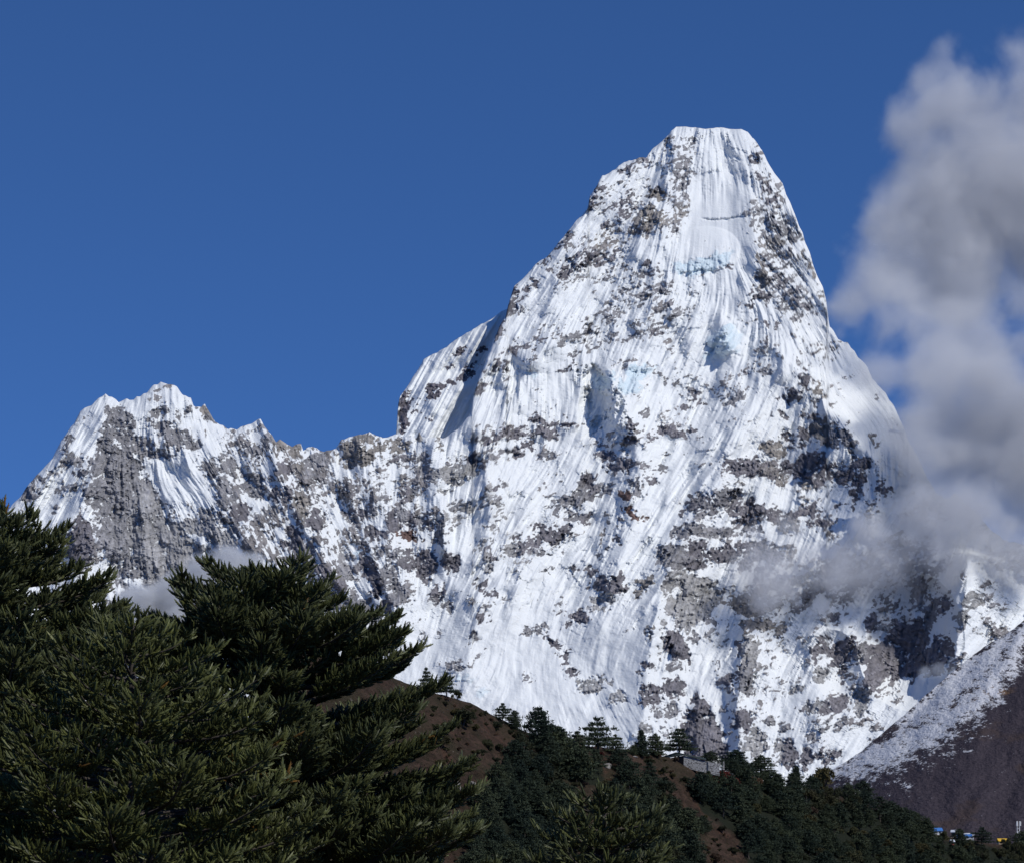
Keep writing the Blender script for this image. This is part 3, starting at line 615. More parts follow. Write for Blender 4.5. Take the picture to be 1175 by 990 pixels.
def mountain_fields():
    lean = lean_field()
    warp = spec_noise((GH, GW), 2.5, 22, 0.7, 11); warp2 = spec_noise((GH, GW), 2.5, 22, 0.7, 12)
    wx, wy = PX + 2.2 * warp, PY + 2.2 * warp2
    f_fine = spec_noise((GH, GW), 1.3, 3.6, 0.2, 21)
    f_mid = spec_noise((GH, GW), 2.6, 14, 0.6, 22)
    f_big = spec_noise((GH, GW), 9.0, 60, 0.6, 23)
    (l_fine,) = lic([f_fine], lean, 11, 1.0)
    (l_mid,) = lic([f_mid], lean, 17, 1.4)
    ridge_mid = 1.0 - np.minimum(np.abs(l_mid), 2.2) * 1.25                      # sharp crests, round troughs
    ridge_fine = 1.0 - np.minimum(np.abs(l_fine), 2.2) * 1.25
    (l_big,) = lic([f_big], lean, 60, 3.0)
    (l_short,) = lic([spec_noise((GH, GW), 1.2, 5, 0.3, 24)], lean, 9)
    fb = spec_noise((GH, GW), 1.6, 60, 1.0, 31)
    fbf = spec_noise((GH, GW), 1.3, 9, 0.6, 32)
    strata = spec_noise((GH, GW), 1.3, 8, 0.5, 33, aniso=4.0, ang=math.radians(-20))
    strata_l = spec_noise((GH, GW), 1.3, 9, 0.5, 34, aniso=3.0, ang=math.radians(66))
    wl = sstep(480, 380, PX) * sstep(440, 470, PY)
    strata = strata * (1 - wl) + strata_l * wl

    fa = facets(9.0, 41, 1.7, math.radians(-22)); fc = facets(3.8, 45, 1.6, math.radians(-18)); fd = facets(20.0, 47, 1.3, math.radians(60))
    wx = wx + 1.5 * fc + 1.0 * fa; wy = wy + 1.1 * np.roll(fc, 300, 1) + 0.9 * np.roll(fa, 400, 1)
    R = np.zeros((GH, GW), np.float32)
    TW = {k: np.zeros((GH, GW), np.float32) for k in 'dgltb'}

    def cb(tone):
        def f(sl, v):
            TW[tone][sl] = np.maximum(TW[tone][sl], v)
        return f
    for e in ell_list(ROCK):
        splat(R, e, wx, wy, cb(e[6]))
    for pts, w, s, tone in BANDS:
        band_splat(R, pts, w, s, wx, wy, cb(tone))
    for s, tone, pts in POLYS:
        poly_splat(R, s, pts, wx, wy, 3.0, cb(tone))
    S = np.zeros((GH, GW), np.float32)
    for e in ell_list(SNOW): splat(S, e, wx, wy)
    for s, pts in SNOWPOLY: poly_splat(S, s, pts, wx, wy)
    I = np.zeros((GH, GW), np.float32)
    for e in ell_list(ICE): splat(I, e, wx, wy)
    # faint speckle of rock that shows through the snow over most of the face
    bn = blur(fb, 5); bn /= bn.std()
    calm0 = np.maximum(bump_e(822, 225, 52, 100, 0, 0.4), bump_e(835, 340, 30, 60, 20, 0.4))
    low0 = sstep(690, 740, PY) * sstep(440, 470, PX) * (1 - sstep(715, 750, PX))
    base = 0.03 + 0.10 * sstep(-0.6, 1.6, bn)
    left = sstep(545, 480, PX) * sstep(480, 510, PY)
    base = np.maximum(base, (0.29 + 0.14 * np.clip(bn, -1.5, 1.5)) * left * sstep(80, 120, PX - 0.3 * (590 - PY)))
    upper = sstep(450, 400, PY) * sstep(560, 600, PX)
    base = np.maximum(base, (0.09 + 0.10 * np.clip(bn, -1.5, 1.5)) * upper)
    right = sstep(800, 850, PX) * sstep(520, 560, PY)
    base = np.maximum(base, (0.10 + 0.13 * np.clip(bn, -1.5, 1.5)) * right)
    base *= (1 - 0.95 * calm0) * (1 - 0.75 * low0)
    R = np.maximum(R, base) - 1.2 * S
    pan_b, = lic([fd], lean, 26, 2.0)
    pan_s, = lic([fa], lean, 13, 1.4)
    N = 0.18 * fb + 0.22 * l_short + 0.45 * strata + 0.52 * fa + 0.45 * fc + 0.20 * fbf + 0.20 * fd
    Nf = 0.22 * fb + 0.32 * l_short + 0.60 * strata + 0.28 * fa + 0.42 * fc + 0.50 * fbf
    up = sstep(470, 410, PY)
    N = N / N.std() * (1 - up) + Nf / Nf.std() * up
    R = R - 0.13 * up * (R > 0.3) * (R < 0.9)
    amp = 0.10 + 0.27 * np.clip(R / 0.35, 0, 1)
    rock = sstep(-0.10, 0.10, R - 0.46 + amp * N)
    dust = sstep(-0.26, 0.06, R - 0.46 + amp * (0.6 * N + 0.5 * fbf + 0.3 * l_short))      # thin snow with rock showing through
    rock = np.maximum(rock, (0.46 - 0.06 * up) * dust)
    ice = np.clip(blur(I, 1.0) + 0.16 * fb * (I > 0.05), 0, 1)
    rock *= 1 - sstep(0.3, 0.6, ice)

    # tone of the rock; the dark one is raised and bluish in place of haze
    tones = {'d': (0.182, 0.174, 0.190), 'g': (0.262, 0.260, 0.270), 'l': (0.37, 0.368, 0.365), 't': (0.285, 0.266, 0.245), 'b': (0.15, 0.098, 0.085)}
    wsum = np.full((GH, GW), 0.04, np.float32)
    colr = np.zeros((GH, GW, 3), np.float32) + np.array((0.2, 0.19, 0.19), np.float32) * 0.04
    for k, v in TW.items():
        w = np.maximum(v, 0) ** 3
        wsum += w
        colr += w[..., None] * np.array(tones[k], np.float32)
    colr /= wsum[..., None]
    crack = np.abs(0.6 * fb + 0.5 * l_mid + 0.3 * fbf)
    var = 0.84 + 0.12 * fbf + 0.10 * l_short + 0.08 * fb + 0.08 * fa + 0.06 * fc + 0.20 * np.clip(crack, 0, 1) 
    # thin dusting of snow on rock ledges
    colr *= np.clip(var, 0.35, 1.7)[..., None]

    # relief towards the viewer, metres
    h = rib_field()
    calm = np.maximum(bump_e(822, 258, 52, 62, 0, 0.45), bump_e(990, 450, 48, 80, -25, 0.4))
    low = np.maximum(sstep(720, 800, PY) * 0.75, sstep(650, 745, PY) * (1 - sstep(730, 770, PX)))
    patch = 0.15 + 0.85 * sstep(-0.1, 1.3, spec_noise((GH, GW), 18, 90, 0.5, 71))      # flutes come and go
    soft = np.clip(blur(rock, 3), 0, 1)
    h += 0.9 * tent_field(lean) * (1 - 0.85 * low) * (1 - 0.35 * soft)
    h += 5 * l_big * (1 - 0.75 * calm) * (1 - 0.85 * low)
    h += 8.0 * pan_b * (1 - 0.8 * calm) * (1 - 0.8 * low) + 3.2 * pan_s * (1 - 0.85 * calm) * (1 - 0.6 * low) * (1 - 0.5 * rock)
    h += 2.3 * ridge_mid * (0.3 + 0.7 * patch) * (1 - 0.8 * calm) * (1 - 0.9 * low) * (1 - 0.4 * rock)
    h += 0.7 * ridge_fine * (0.3 + 0.7 * patch) * (1 - 0.9 * calm) * (1 - 0.85 * low) * (1 - 0.6 * rock)
    h += 7 * fb * (0.30 + 0.70 * soft) * (1 - 0.7 * calm)
    lf = 1 - 0.35 * sstep(500, 440, PX)
    h += lf * (0.26 * (1 - calm) * (1 - 0.8 * low) + 0.74 * soft) * (6.5 * fd + 3.6 * fa) + rock * (2.2 * fc + 1.2 * fbf + 1.2 * l_short + 1.2 * strata)
    h -= 3.5 * blur(rock, 0.7)
    # seracs, hanging ice and domes
    wob = 2.0 * np.sin(PX / 6.0) + 1.2 * fbf
    h += 34 * bump_e(806, 290, 44, 30, -8, 0.8) * (1 - sstep(308, 313, PY + wob + 0.12 * (PX - 806)))      # ice cliff under the ramp
    h += 60 * np.clip(1 - (np.abs(PX - 834 - 0.25 * (PY - 390)) / 26 + np.abs(PY - 392) / 34), 0, 1) ** 0.8 * (1 - 0.5 * sstep(404, 410, PY + wob))
    h += 30 * bump_e(733, 418, 17, 13, 0, 0.8) * (1 - 0.6 * sstep(425, 429, PY + wob)) + 26 * bump_e(722, 442, 16, 16, 0, 0.8) * (1 - 0.6 * sstep(450, 455, PY + wob))
    h += 26 * bump_e(606, 412, 26, 12, 30, 1.0)
    # hollow left of the big serac, so that the serac throws its shadow there
    h -= 46 * sstep(-5, 4, poly_sd([(668,428),(676,424),(690,426),(696,440),(694,470),(688,490),(678,497),(681,478),(676,462),(674,446)], wx + 1.5 * l_mid, wy))
    h += 60 * np.clip(1 - np.abs(PX - 703 - 0.12 * (PY - 440) - wob) / 13, 0, 1) * sstep(418, 430, PY) * (1 - sstep(450, 520, PY))
    # recess of the dark wall low on the right
    h -= 130 * bump_e(1045, 735, 62, 80, 0, 0.7)
    h -= 60 * bump_e(965, 770, 30, 50, -20, 0.8)
    h += 3.0 * ice * fc + 2.5 * ice * pan_s
    # crevasse across the ramp
    cy = 250.5 + 2 * np.sin((PX - 800) / 13) + 0.5 * fbf
    h -= 14 * np.exp(-((PY - cy) / 1.1) ** 2) * sstep(802, 812, PX) * (1 - sstep(846, 858, PX))
    return dict(h=h, rock=rock, ice=ice, color=colr, fb=fb, fbf=fbf)


def sample(a, x, y):
    fx = np.clip((x - GX0) * GS - 0.5, 0, GW - 1.001); fy = np.clip((y - GY0) * GS - 0.5, 0, GH - 1.001)
    ix, iy = fx.astype(np.int32), fy.astype(np.int32)
    ax, ay = fx - ix, fy - iy
    if a.ndim == 3: ax, ay = ax[..., None], ay[..., None]
    return (a[iy, ix] * (1 - ax) + a[iy, ix + 1] * ax) * (1 - ay) + (a[iy + 1, ix] * (1 - ax) + a[iy + 1, ix + 1] * ax) * ay


def face_depth(py):
    """Distance of the mean face for a height row: steep wall above, apron below."""
    return 8200.0 + np.maximum(950.0 - py, -80) * 2.05


def ridge_mesh(name, crest, ncol, nrow, bottom, depth_off, fields, mat, back=900.0, jag=1.4, seed=3, x0=None, x1=None):
    xs = np.array([p[0] for p in crest], float); ys = np.array([p[1] for p in crest], float)
    x = np.linspace(xs[0], xs[-1], ncol)
    top = np.interp(x, xs, ys)
    rng = np.random.default_rng(seed)
    j = np.zeros(ncol)
    for wl, am in ((40, 1.0), (18, 0.8), (8, 0.6), (4, 0.45)):
        k = int((xs[-1] - xs[0]) / wl) + 3
        j += am * np.interp(x, np.linspace(xs[0], xs[-1], k), rng.standard_normal(k))
    flat = np.where((x > 770) & (x < 864), 0.45, np.where(x > 864, 1.5, 1.0))
    top = top + j * jag * flat
    t = np.linspace(0, 1, nrow) ** 1.06
    X = np.repeat(x[None, :], nrow, 0)
    Yp = top[None, :] + t[:, None] * (bottom - top[None, :])
    h = sample(fields['h'], X, Yp)
    crest_round = 26 * np.exp(-(Yp - top[None, :]) / 3.0)
    D = face_depth(Yp) + depth_off - h + crest_round
    V = np.stack([(X - CX) * D / F, D, (HZ - Yp) * D / F], -1)
    rock = sample(fields['rock'], X, Yp); ice = sample(fields['ice'], X, Yp); colr = sample(fields['color'], X, Yp)
    # back side: falls away behind the crest
    nb = 14
    s = np.linspace(0, 1, nb + 1)[1:, None]
    bx = V[0:1, :, 0] + 0 * s
    by = V[0:1, :, 1] + back * s + 60 * np.sin(s * 9 + x[None, :] * 0.05) * s
    bz = V[0:1, :, 2] * (1 - s) ** 1.15 - 300 * s
    B = np.stack([bx, by, bz], -1)[::-1]
    Vall = np.concatenate([B, V], 0)
    pad = lambda a: np.concatenate([np.repeat(a[:1] * 0.3, nb, 0), a], 0)
    rock, ice, colr = pad(rock), pad(ice), np.concatenate([np.repeat(colr[:1], nb, 0), colr], 0)
    nr = nrow + nb
    idx = np.arange(nr * ncol).reshape(nr, ncol)
    faces = np.stack([idx[:-1, :-1], idx[1:, :-1], idx[1:, 1:], idx[:-1, 1:]], -1).reshape(-1, 4)
    o = mesh_obj(name, Vall.reshape(-1, 3), faces, mat, smooth=True,
                 attrs={'rock': rock.ravel(), 'ice': ice.ravel(), 'rock_color': colr.reshape(-1, 3)})
    return o


CREST = [(-70,640),(-40,622),(0,595),(15,577),(25,566),(40,548),(60,527),(70,505),(85,487),(92,473),(103,465),(113,456),(121,451.5),(128,455),(136,462),
 (146,460),(153,462),(165,452),(175,445),(184,441),(195,443),(203,445),(210,453),(219,456),(222,465),(231,468),(235,463.5),(241,474),(247,483),(262,491),
 (275,487),(290,484),(299,482),(303,490),(312,499),(317,506),(321,503),(329,509),(335,511),(345,508),(348,517),(352,514),(360,516),(372,518),(385,516),(392,505),
 (400,501),(412,499),(424,498),(432,502),(440,504),(452,500),(465,499),(478,500),(481,494),(484,502),(494,505),(504,503),(508,503),(515,500),(530,487),(541,472),(543,455),
 (548,440),(553,425),(560,406),(566,391),(573,376),(580,366),(583,352),(590,330),(600,318),(612,305),(624,296),(640,278),(655,262),(668,247),(674,240),
 (677,225),(684,216),(691,204),(704,193),(716,184),(728,180),(741,179),(748,170),(760,160),(770,150),(776,145),(790,146.5),(806,148.5),(822,147),(840,148.5),
 (850,148),(858,151),(866,163),(874,175),(880,186),(889,198),(898,209),(902,222),(908,232),(914,246),(917,255),(921,262),(924,276),(929,288),(933,303),(938,316),
 (944,330),(948,345),(950,362),(952,376),(962,390),(975,400),(985,412),(995,420),(1000,428),(1007,439),(1016,449),(1025,460),(1029,469),(1034,481),(1040,495),
 (1046,510),(1052,524),(1059,539),(1066,553),(1074,566),(1083,573),(1095,566),(1104,573),(1118,583),(1128,597),(1142,609),(1156,618),(1175,622),(1210,645),(1255,680)]
SPUR_CREST = [(446,540),(452,512),(455,492),(456.5,466),(459,455),(466,446),(472,436),(480,424),(486,413),(496,408),(501,406),(512,398),(525,388),(540,380),(552,373),(562,368),(575,359),(600,350),(640,360),(680,420)]


def mountain_material():
    t = NT('snow_and_rock')
    geo = t.n('ShaderNodeNewGeometry').outputs['Position']
    n1 = t.noise(0.05, 6, 0.62, geo)
    n2 = t.noise(0.14, 4, 0.6, geo)
    rock = t.attr('rock'); ice = t.attr('ice'); rc = t.attr('rock_color', 'Color')
    rf = t.rng(t.math('ADD', rock, t.math('MULTIPLY', t.math('SUBTRACT', n2, 0.5), 0.5)), 0.22, 0.80)
    rockc = t.mix(1.0, rc, t.mix(t.rng(n1, 0.3, 0.7), (0.72, 0.72, 0.74), (1.25, 1.22, 1.18)), 'MULTIPLY')
    snow = t.mix(t.rng(n1, 0.35, 0.7), (0.87, 0.88, 0.865), (0.83, 0.845, 0.835))
    icec = t.mix(t.rng(n2, 0.3, 0.7), (0.58, 0.71, 0.76), (0.77, 0.83, 0.86))
    c = t.mix(t.rng(ice, 0.2, 0.75), snow, icec)
    c = t.mix(rf, c, rockc)
    b = t.bump(t.math('ADD', n1, t.math('MULTIPLY', n2, 0.5)), 0.35, 4.0)
    return t.bsdf(c, t.mix(rf, (0.55,) * 3, (0.9,) * 3), 0.25, b)


fields = mountain_fields()
MAT_MOUNTAIN = mountain_material()
mountain = ridge_mesh('mountain', CREST, 1900, 1020, 950.0, 0.0, fields, MAT_MOUNTAIN, back=2600.0)
tag(mountain, kind='structure')

# the spur that stands behind the saddle, left of the main face
SP_ROCK = """507 442 18 5 -18 .98 d;496 453 9 5 -10 .9 d;530 403 9 3 -25 1 d;550 403 12 3 -15 .85 d;534 431 12 5 -20 .85 d;463 468 6 16 8 1.1 d;474 461 9 5 0 .9 d;479 473 5 3 0 .85 d
465 489 4 9 0 1 d;494 480 3 3 0 .6 g;470 450 5 4 0 .6 g;545 418 14 3 -20 .7 d;520 420 10 3 -20 .5 g"""


def spur_fields(f):
    R = np.zeros((GH, GW), np.float32)
    w1 = spec_noise((GH, GW), 2.5, 18, 0.6, 51)
    for e in ell_list(SP_ROCK): splat(R, e, PX + 2 * w1, PY + 1.5 * np.roll(w1, 90, 0))
    N = 0.6 * f['fb'] + 0.5 * f['fbf']; N /= N.std()
    rock = sstep(-0.07, 0.07, R - 0.5 + (0.08 + 0.25 * np.clip(R / 0.35, 0, 1)) * N)
    lean = np.full((GH, GW), -0.55, np.float32)
    a, b = spec_noise((GH, GW), 1.6, 6, 0.3, 61), spec_noise((GH, GW), 6, 30, 0.6, 62)
    a, b = lic([a, b], lean, 36)
    h = 2.4 * a + 10 * b + rock * 3.5 * f['fbf'] - 4 * blur(rock, 0.8) + 6 * f['fb']
    # sharp snow fin whose far side lies in shade
    u = (PX - 531) + (PY - 440) * 0.62
    h += 120 * np.clip(1 - np.abs(u) / np.where(u > 0, 26, 60), 0, 1) * sstep(425, 450, PY)
    u2 = (PX - 566) + (PY - 370) * 0.6
    h += 70 * np.clip(1 - np.abs(u2) / np.where(u2 > 0, 30, 60), 0, 1) * (1 - sstep(400, 430, PY))
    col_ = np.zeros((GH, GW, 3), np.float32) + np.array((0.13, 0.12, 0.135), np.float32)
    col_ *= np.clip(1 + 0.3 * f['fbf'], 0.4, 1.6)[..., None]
    return dict(h=h, rock=rock, ice=np.zeros_like(h), color=col_)


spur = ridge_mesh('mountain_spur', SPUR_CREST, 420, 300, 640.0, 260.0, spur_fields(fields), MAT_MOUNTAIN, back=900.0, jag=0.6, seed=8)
tag(spur, kind='structure')
# ---------------------------------------------------------------- clouds: real volumes, density from blobs and fractal noise
def cloud_material(name, density, aniso=0.0, color=(0.86, 0.90, 0.97)):
    t = NT(name)
    v = t.n('ShaderNodeVolumePrincipled')
    v.inputs['Color'].default_value = (*color, 1)
    v.inputs['Density'].default_value = density
    v.inputs['Density Attribute'].default_value = 'density'
    v.inputs['Anisotropy'].default_value = aniso
    o = t.n('ShaderNodeOutputMaterial')
    t.l(v.outputs[0], o.inputs['Volume'])
    return t.m


def make_cloud(name, label, blobs, mat, voxel, n_scale, n_amp, thr, gain, seed, squash=1.0):
    """blobs: (px, py, radius in pixels, distance)."""
    P = np.array([at(b[0], b[1], b[3]) for b in blobs])
    Rr = np.array([b[2] * b[3] / F for b in blobs])
    lo = (P - Rr[:, None] * 1.25).min(0); hi = (P + Rr[:, None] * 1.25).max(0)
    g = bpy.data.node_groups.new(name + '_density', 'GeometryNodeTree')
    g.interface.new_socket('Geometry', in_out='INPUT', socket_type='NodeSocketGeometry')
    g.interface.new_socket('Geometry', in_out='OUTPUT', socket_type='NodeSocketGeometry')
    N = g.nodes.new
    L = g.links.new
    pos = N('GeometryNodeInputPosition').outputs[0]

    def m(op, a, b=0.0, c=None):
        nd = N('ShaderNodeMath'); nd.operation = op
        for i, v in enumerate((a, b, c)):
            if v is None: continue
            if isinstance(v, bpy.types.NodeSocket): L(v, nd.inputs[i])
            else: nd.inputs[i].default_value = v
        return nd.outputs[0]

    def noise(scale, detail, rough, off):
        mp = N('ShaderNodeVectorMath'); mp.operation = 'ADD'
        L(pos, mp.inputs[0]); mp.inputs[1].default_value = (off, off * 1.7, off * 0.6)
        nd = N('ShaderNodeTexNoise')
        nd.inputs['Scale'].default_value = scale; nd.inputs['Detail'].default_value = detail
        nd.inputs['Roughness'].default_value = rough; nd.inputs['Distortion'].default_value = 0.35
        L(mp.outputs[0], nd.inputs['Vector'])
        return nd.outputs['Fac'] if 'Fac' in nd.outputs else nd.outputs[0]
    field = None
    for p, r in zip(P, Rr):
        d = N('ShaderNodeVectorMath'); d.operation = 'DISTANCE'
        L(pos, d.inputs[0]); d.inputs[1].default_value = tuple(p)
        v = m('MULTIPLY_ADD', d.outputs['Value'], -1.0 / r, 1.0)
        field = v if field is None else m('SMOOTH_MAX', field, v, 0.35)
    field = m('MINIMUM', field, 0.55)
    n1 = noise(n_scale, 9, 0.66, seed * 131.0)
    n2 = noise(n_scale * 0.28, 3, 0.5, seed * 77.0)
    nn = m('ADD', m('MULTIPLY', m('SUBTRACT', n1, 0.5), n_amp), m('MULTIPLY', m('SUBTRACT', n2, 0.5), n_amp * 0.8))
    dens = m('MULTIPLY', m('SUBTRACT', m('ADD', field, nn), thr), gain)
    dens = m('MINIMUM', m('MAXIMUM', dens, 0.0), 1.0)
    dens = m('POWER', dens, 1.5)
    vc = N('GeometryNodeVolumeCube')
    L(dens, vc.inputs['Density'])
    vc.inputs['Min'].default_value = tuple(lo); vc.inputs['Max'].default_value = tuple(hi)
    for ax, k in enumerate(('Resolution X', 'Resolution Y', 'Resolution Z')):
        vc.inputs[k].default_value = max(8, int((hi[ax] - lo[ax]) / voxel))
    sm = N('GeometryNodeSetMaterial')
    sm.inputs['Material'].default_value = mat
    L(vc.outputs[0], sm.inputs['Geometry'])
    out = N('NodeGroupOutput')
    L(sm.outputs[0], out.inputs[0])
    vol = bpy.data.volumes.new(name)
    vol.materials.append(mat)
    o = bpy.data.objects.new(name, vol)
    col.objects.link(o)
    md = o.modifiers.new('density', 'NODES')
    md.node_group = g
    tag(o, label, 'cloud', kind='stuff')
    return o


BANK = [(1078,58,22),(1070,76,26),(1062,100,22),(1066,92,28),(1086,118,48),(1050,148,40),(1030,140,22),(1124,150,66),(1185,130,60),(1085,220,62),(1155,225,85),(1046,205,34),
        (1010,262,30),(1050,290,66),(1110,310,75),(1190,270,70),(1000,325,46),(972,350,34),(968,378,26),(1030,370,62),(1003,395,48),(1010,430,34),(1095,385,60),(1076,440,58),(1058,478,34),(1072,500,68),
        (1052,520,42),(1080,540,50),(1130,490,66),(1190,520,80),(1100,560,70),(1160,570,70),(1180,400,22),(1250,380,60),(1250,480,90),(1130,540,60),(1112,398,42),(1128,455,46),(1176,345,30),(1210,590,60),(1240,200,90)]
make_cloud('cloud', 'tall grey cloud bank rising beside the right flank of the snowy peak',
           [(x, y, r * 1.05, float(np.interp(y, [60, 300, 370, 440, 520, 600], [9900, 9700, 9250, 8930, 8780, 8700])) + 60 * math.sin(i * 2.3)) for i, (x, y, r) in enumerate(BANK)],
           cloud_material('cloud_vapour', 0.0066, 0.0, (0.955, 0.95, 0.95)), 8.0, 0.0038, 3.1, 0.03, 1.6, 1)
LOWER = [(1062,440,30),(1092,425,44),(1128,440,50),(1060,480,36),(1096,478,52),(1142,490,58),(1192,480,60),(1066,520,40),(1104,528,54),(1158,540,58),(1210,540,62),(1078,562,40),(1120,575,46),(1165,585,46),(1215,600,50),(1240,470,60)]
make_cloud('cloud', 'grey cloud mass hiding the right shoulder, between the tall bank and the drifting band',
           [(x, y, r * 1.12, 8800 + 40 * math.sin(i * 1.9)) for i, (x, y, r) in enumerate(LOWER)],
           cloud_material('shoulder_vapour', 0.0075, 0.0, (0.955, 0.955, 0.96)), 8.0, 0.0042, 1.7, -0.02, 1.6, 6)
BAND = [(846,652,22),(872,650,38),(905,655,46),(945,655,46),(985,650,50),(1030,640,52),(1072,615,52),(1115,600,46),(1150,625,40),(905,612,24),(1000,610,34),(1050,590,40),(1180,640,40),(940,690,20),(880,690,20),(1090,650,34)]
make_cloud('cloud', 'thin grey cloud drifting low across the right side of the face',
           [(x, y, r * 1.2, 8610 + 30 * math.sin(i * 1.7)) for i, (x, y, r) in enumerate(BAND)],
           cloud_material('drifting_vapour', 0.017, 0.0, (0.92, 0.925, 0.95)), 7.0, 0.0055, 1.9, 0.0, 1.7, 2)
MIST = [(165,702,34),(200,690,34),(235,665,30),(262,645,26),(205,725,46),(150,730,40),(250,700,40),(290,650,22),(120,745,36),(280,690,40),(300,720,40)]
make_cloud('cloud', 'pale mist clinging to the foot of the left peak behind the firs',
           [(x, y, r * 1.2, 8560 + 20 * math.sin(i * 2.1)) for i, (x, y, r) in enumerate(MIST)],
           cloud_material('pale_mist', 0.05, 0.0, (0.93, 0.94, 0.96)), 7.0, 0.005, 1.8, 0.06, 1.9, 3)
make_cloud('cloud', 'small pale puff of cloud by the dark rock wall low on the right',
           [(1062,772,14,8120),(1078,768,16,8110),(1094,770,10,8120)],
           cloud_material('small_puff', 0.02), 5.0, 0.012, 0.9, 0.2, 2.0, 4)
# ---------------------------------------------------------------- ground, hillside, far hillside
def vnoise(x, y, seed, octaves=4, rough=0.5):
    """Tileless value noise for arrays of coordinates."""
    out = np.zeros(np.broadcast(x, y).shape); a = 1.0; tot = 0
    rng = np.random.default_rng(seed)
    tab = rng.random((256, 256))
    for o in range(octaves):
        fx, fy = x * 2 ** o + 17.3 * o, y * 2 ** o + 9.1 * o
        ix, iy = np.floor(fx).astype(int), np.floor(fy).astype(int)
        ux, uy = fx - ix, fy - iy
        ux, uy = ux * ux * (3 - 2 * ux), uy * uy * (3 - 2 * uy)
        g = lambda i, j: tab[(iy + j) % 256, (ix + i) % 256]
        out += a * ((g(0, 0) * (1 - ux) + g(1, 0) * ux) * (1 - uy) + (g(0, 1) * (1 - ux) + g(1, 1) * ux) * uy)
        tot += a; a *= rough
    return out / tot * 2 - 1


def ground_z(x, y):
    d = np.sqrt(np.asarray(x, float) ** 2 + np.asarray(y, float) ** 2)
    z = np.interp(d, [0, 8, 20, 45, 90, 250, 700, 2000, 8000, 60000], [-1.7, -1.75, -2.4, -4.4, -8, -24, -55, -110, -200, -400])
    return z + 0.25 * vnoise(x * 0.12, y * 0.12, 5) * np.clip(d / 12, 0, 1) + 3 * vnoise(x * 0.01, y * 0.01, 6) * np.clip(d / 300, 0, 1)


def ground_material():
    t = NT('dry_grass_ground')
    p = t.n('ShaderNodeNewGeometry').outputs['Position']
    a = t.noise(0.35, 6, 0.65, p); b = t.noise(4.0, 5, 0.65, p)
    c = t.mix(t.rng(a, 0.35, 0.65), (0.075, 0.048, 0.032), (0.065, 0.06, 0.03))
    c = t.mix(t.rng(b, 0.5, 0.75), c, (0.12, 0.09, 0.055))
    return t.bsdf(c, 0.95, 0.05, t.bump(b, 0.6, 0.08))


rr = np.concatenate([[0.0], np.geomspace(1.5, 60000, 150)])
th = np.linspace(0, 2 * np.pi, 181)[:-1]
Rg, Tg = np.meshgrid(rr, th, indexing='ij')
gxv, gyv = Rg * np.sin(Tg), Rg * np.cos(Tg)
gv = np.stack([gxv, gyv, ground_z(gxv, gyv)], -1)
n_r, n_t = Rg.shape
ii = np.arange(n_r * n_t).reshape(n_r, n_t)
gf = np.stack([ii[:-1], ii[1:], np.roll(ii, -1, 1)[1:], np.roll(ii, -1, 1)[:-1]], -1).reshape(-1, 4)
ground = mesh_obj('ground', gv.reshape(-1, 3), gf, ground_material(), smooth=True)
tag(ground, kind='structure')

HILL_TOP = [(330,735),(380,748),(430,768),(490,793),(512,798),(540,806),(570,822),(600,838),(640,850),(680,856),(720,860),(760,867),(790,873),(830,885),(860,893),
            (890,900),(920,906),(950,909),(990,920),(1030,941),(1060,952),(1075,957),(1100,963),(1140,968),(1175,971),(1290,984)]
HILL_Y = [(330,600),(500,650),(700,730),(900,830),(1075,1000),(1290,1180)]
HTX, HTY = np.array([p[0] for p in HILL_TOP], float), np.array([p[1] for p in HILL_TOP], float)
HYX, HYY = np.array([p[0] for p in HILL_Y], float), np.array([p[1] for p in HILL_Y], float)
HB = 1185.0


def hill_depth(px, py):
    px = np.asarray(px, float); py = np.asarray(py, float)
    top = np.interp(px, HTX, HTY); yr = np.interp(px, HYX, HYY)
    t = np.clip((py - top) / (HB - top), 0, 1)
    d = yr * (1 - 0.26 * t ** 0.85)
    # knolls and gullies
    w = np.clip(t / 0.06, 0, 1)
    return d + w * (9 * vnoise(px / 70, py / 60, 21, 3) + 3.5 * vnoise(px / 16, py / 14, 22, 4, 0.6))


def hill_pt(px, py):
    d = float(hill_depth(px, py))
    return at(px, py, d)


def hill_material():
    t = NT('autumn_hill_grass')
    p = t.n('ShaderNodeNewGeometry').outputs['Position']
    ps = t.mapping(p, (1, 0.7, 1.6))
    a = t.noise(0.035, 6, 0.62, p); b = t.noise(0.22, 6, 0.7, ps); c_ = t.noise(0.9, 4, 0.7, ps); d = t.noise(0.12, 4, 0.6, t.mapping(p, (1.2, 1, 1), (0, 0, 0.6)))
    c = t.mix(t.rng(b, 0.38, 0.62), (0.040, 0.028, 0.021), (0.098, 0.062, 0.046))
    c = t.mix(t.rng(a, 0.48, 0.66), c, (0.054, 0.046, 0.028))
    c = t.mix(t.rng(d, 0.60, 0.72), c, (0.10, 0.055, 0.038))
    c = t.mix(t.rng(t.math('MULTIPLY', c_, t.math('ADD', a, 0.5)), 0.70, 0.78), c, (0.26, 0.225, 0.19))
    c = t.mix(t.rng(c_, 0.47, 0.33), c, (0.03, 0.03, 0.018))
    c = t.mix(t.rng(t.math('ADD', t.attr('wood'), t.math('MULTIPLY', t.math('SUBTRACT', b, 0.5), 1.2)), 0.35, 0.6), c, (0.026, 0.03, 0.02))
    return t.bsdf(c, 0.95, 0.05, t.bump(t.math('ADD', b, c_), 1.0, 1.6))


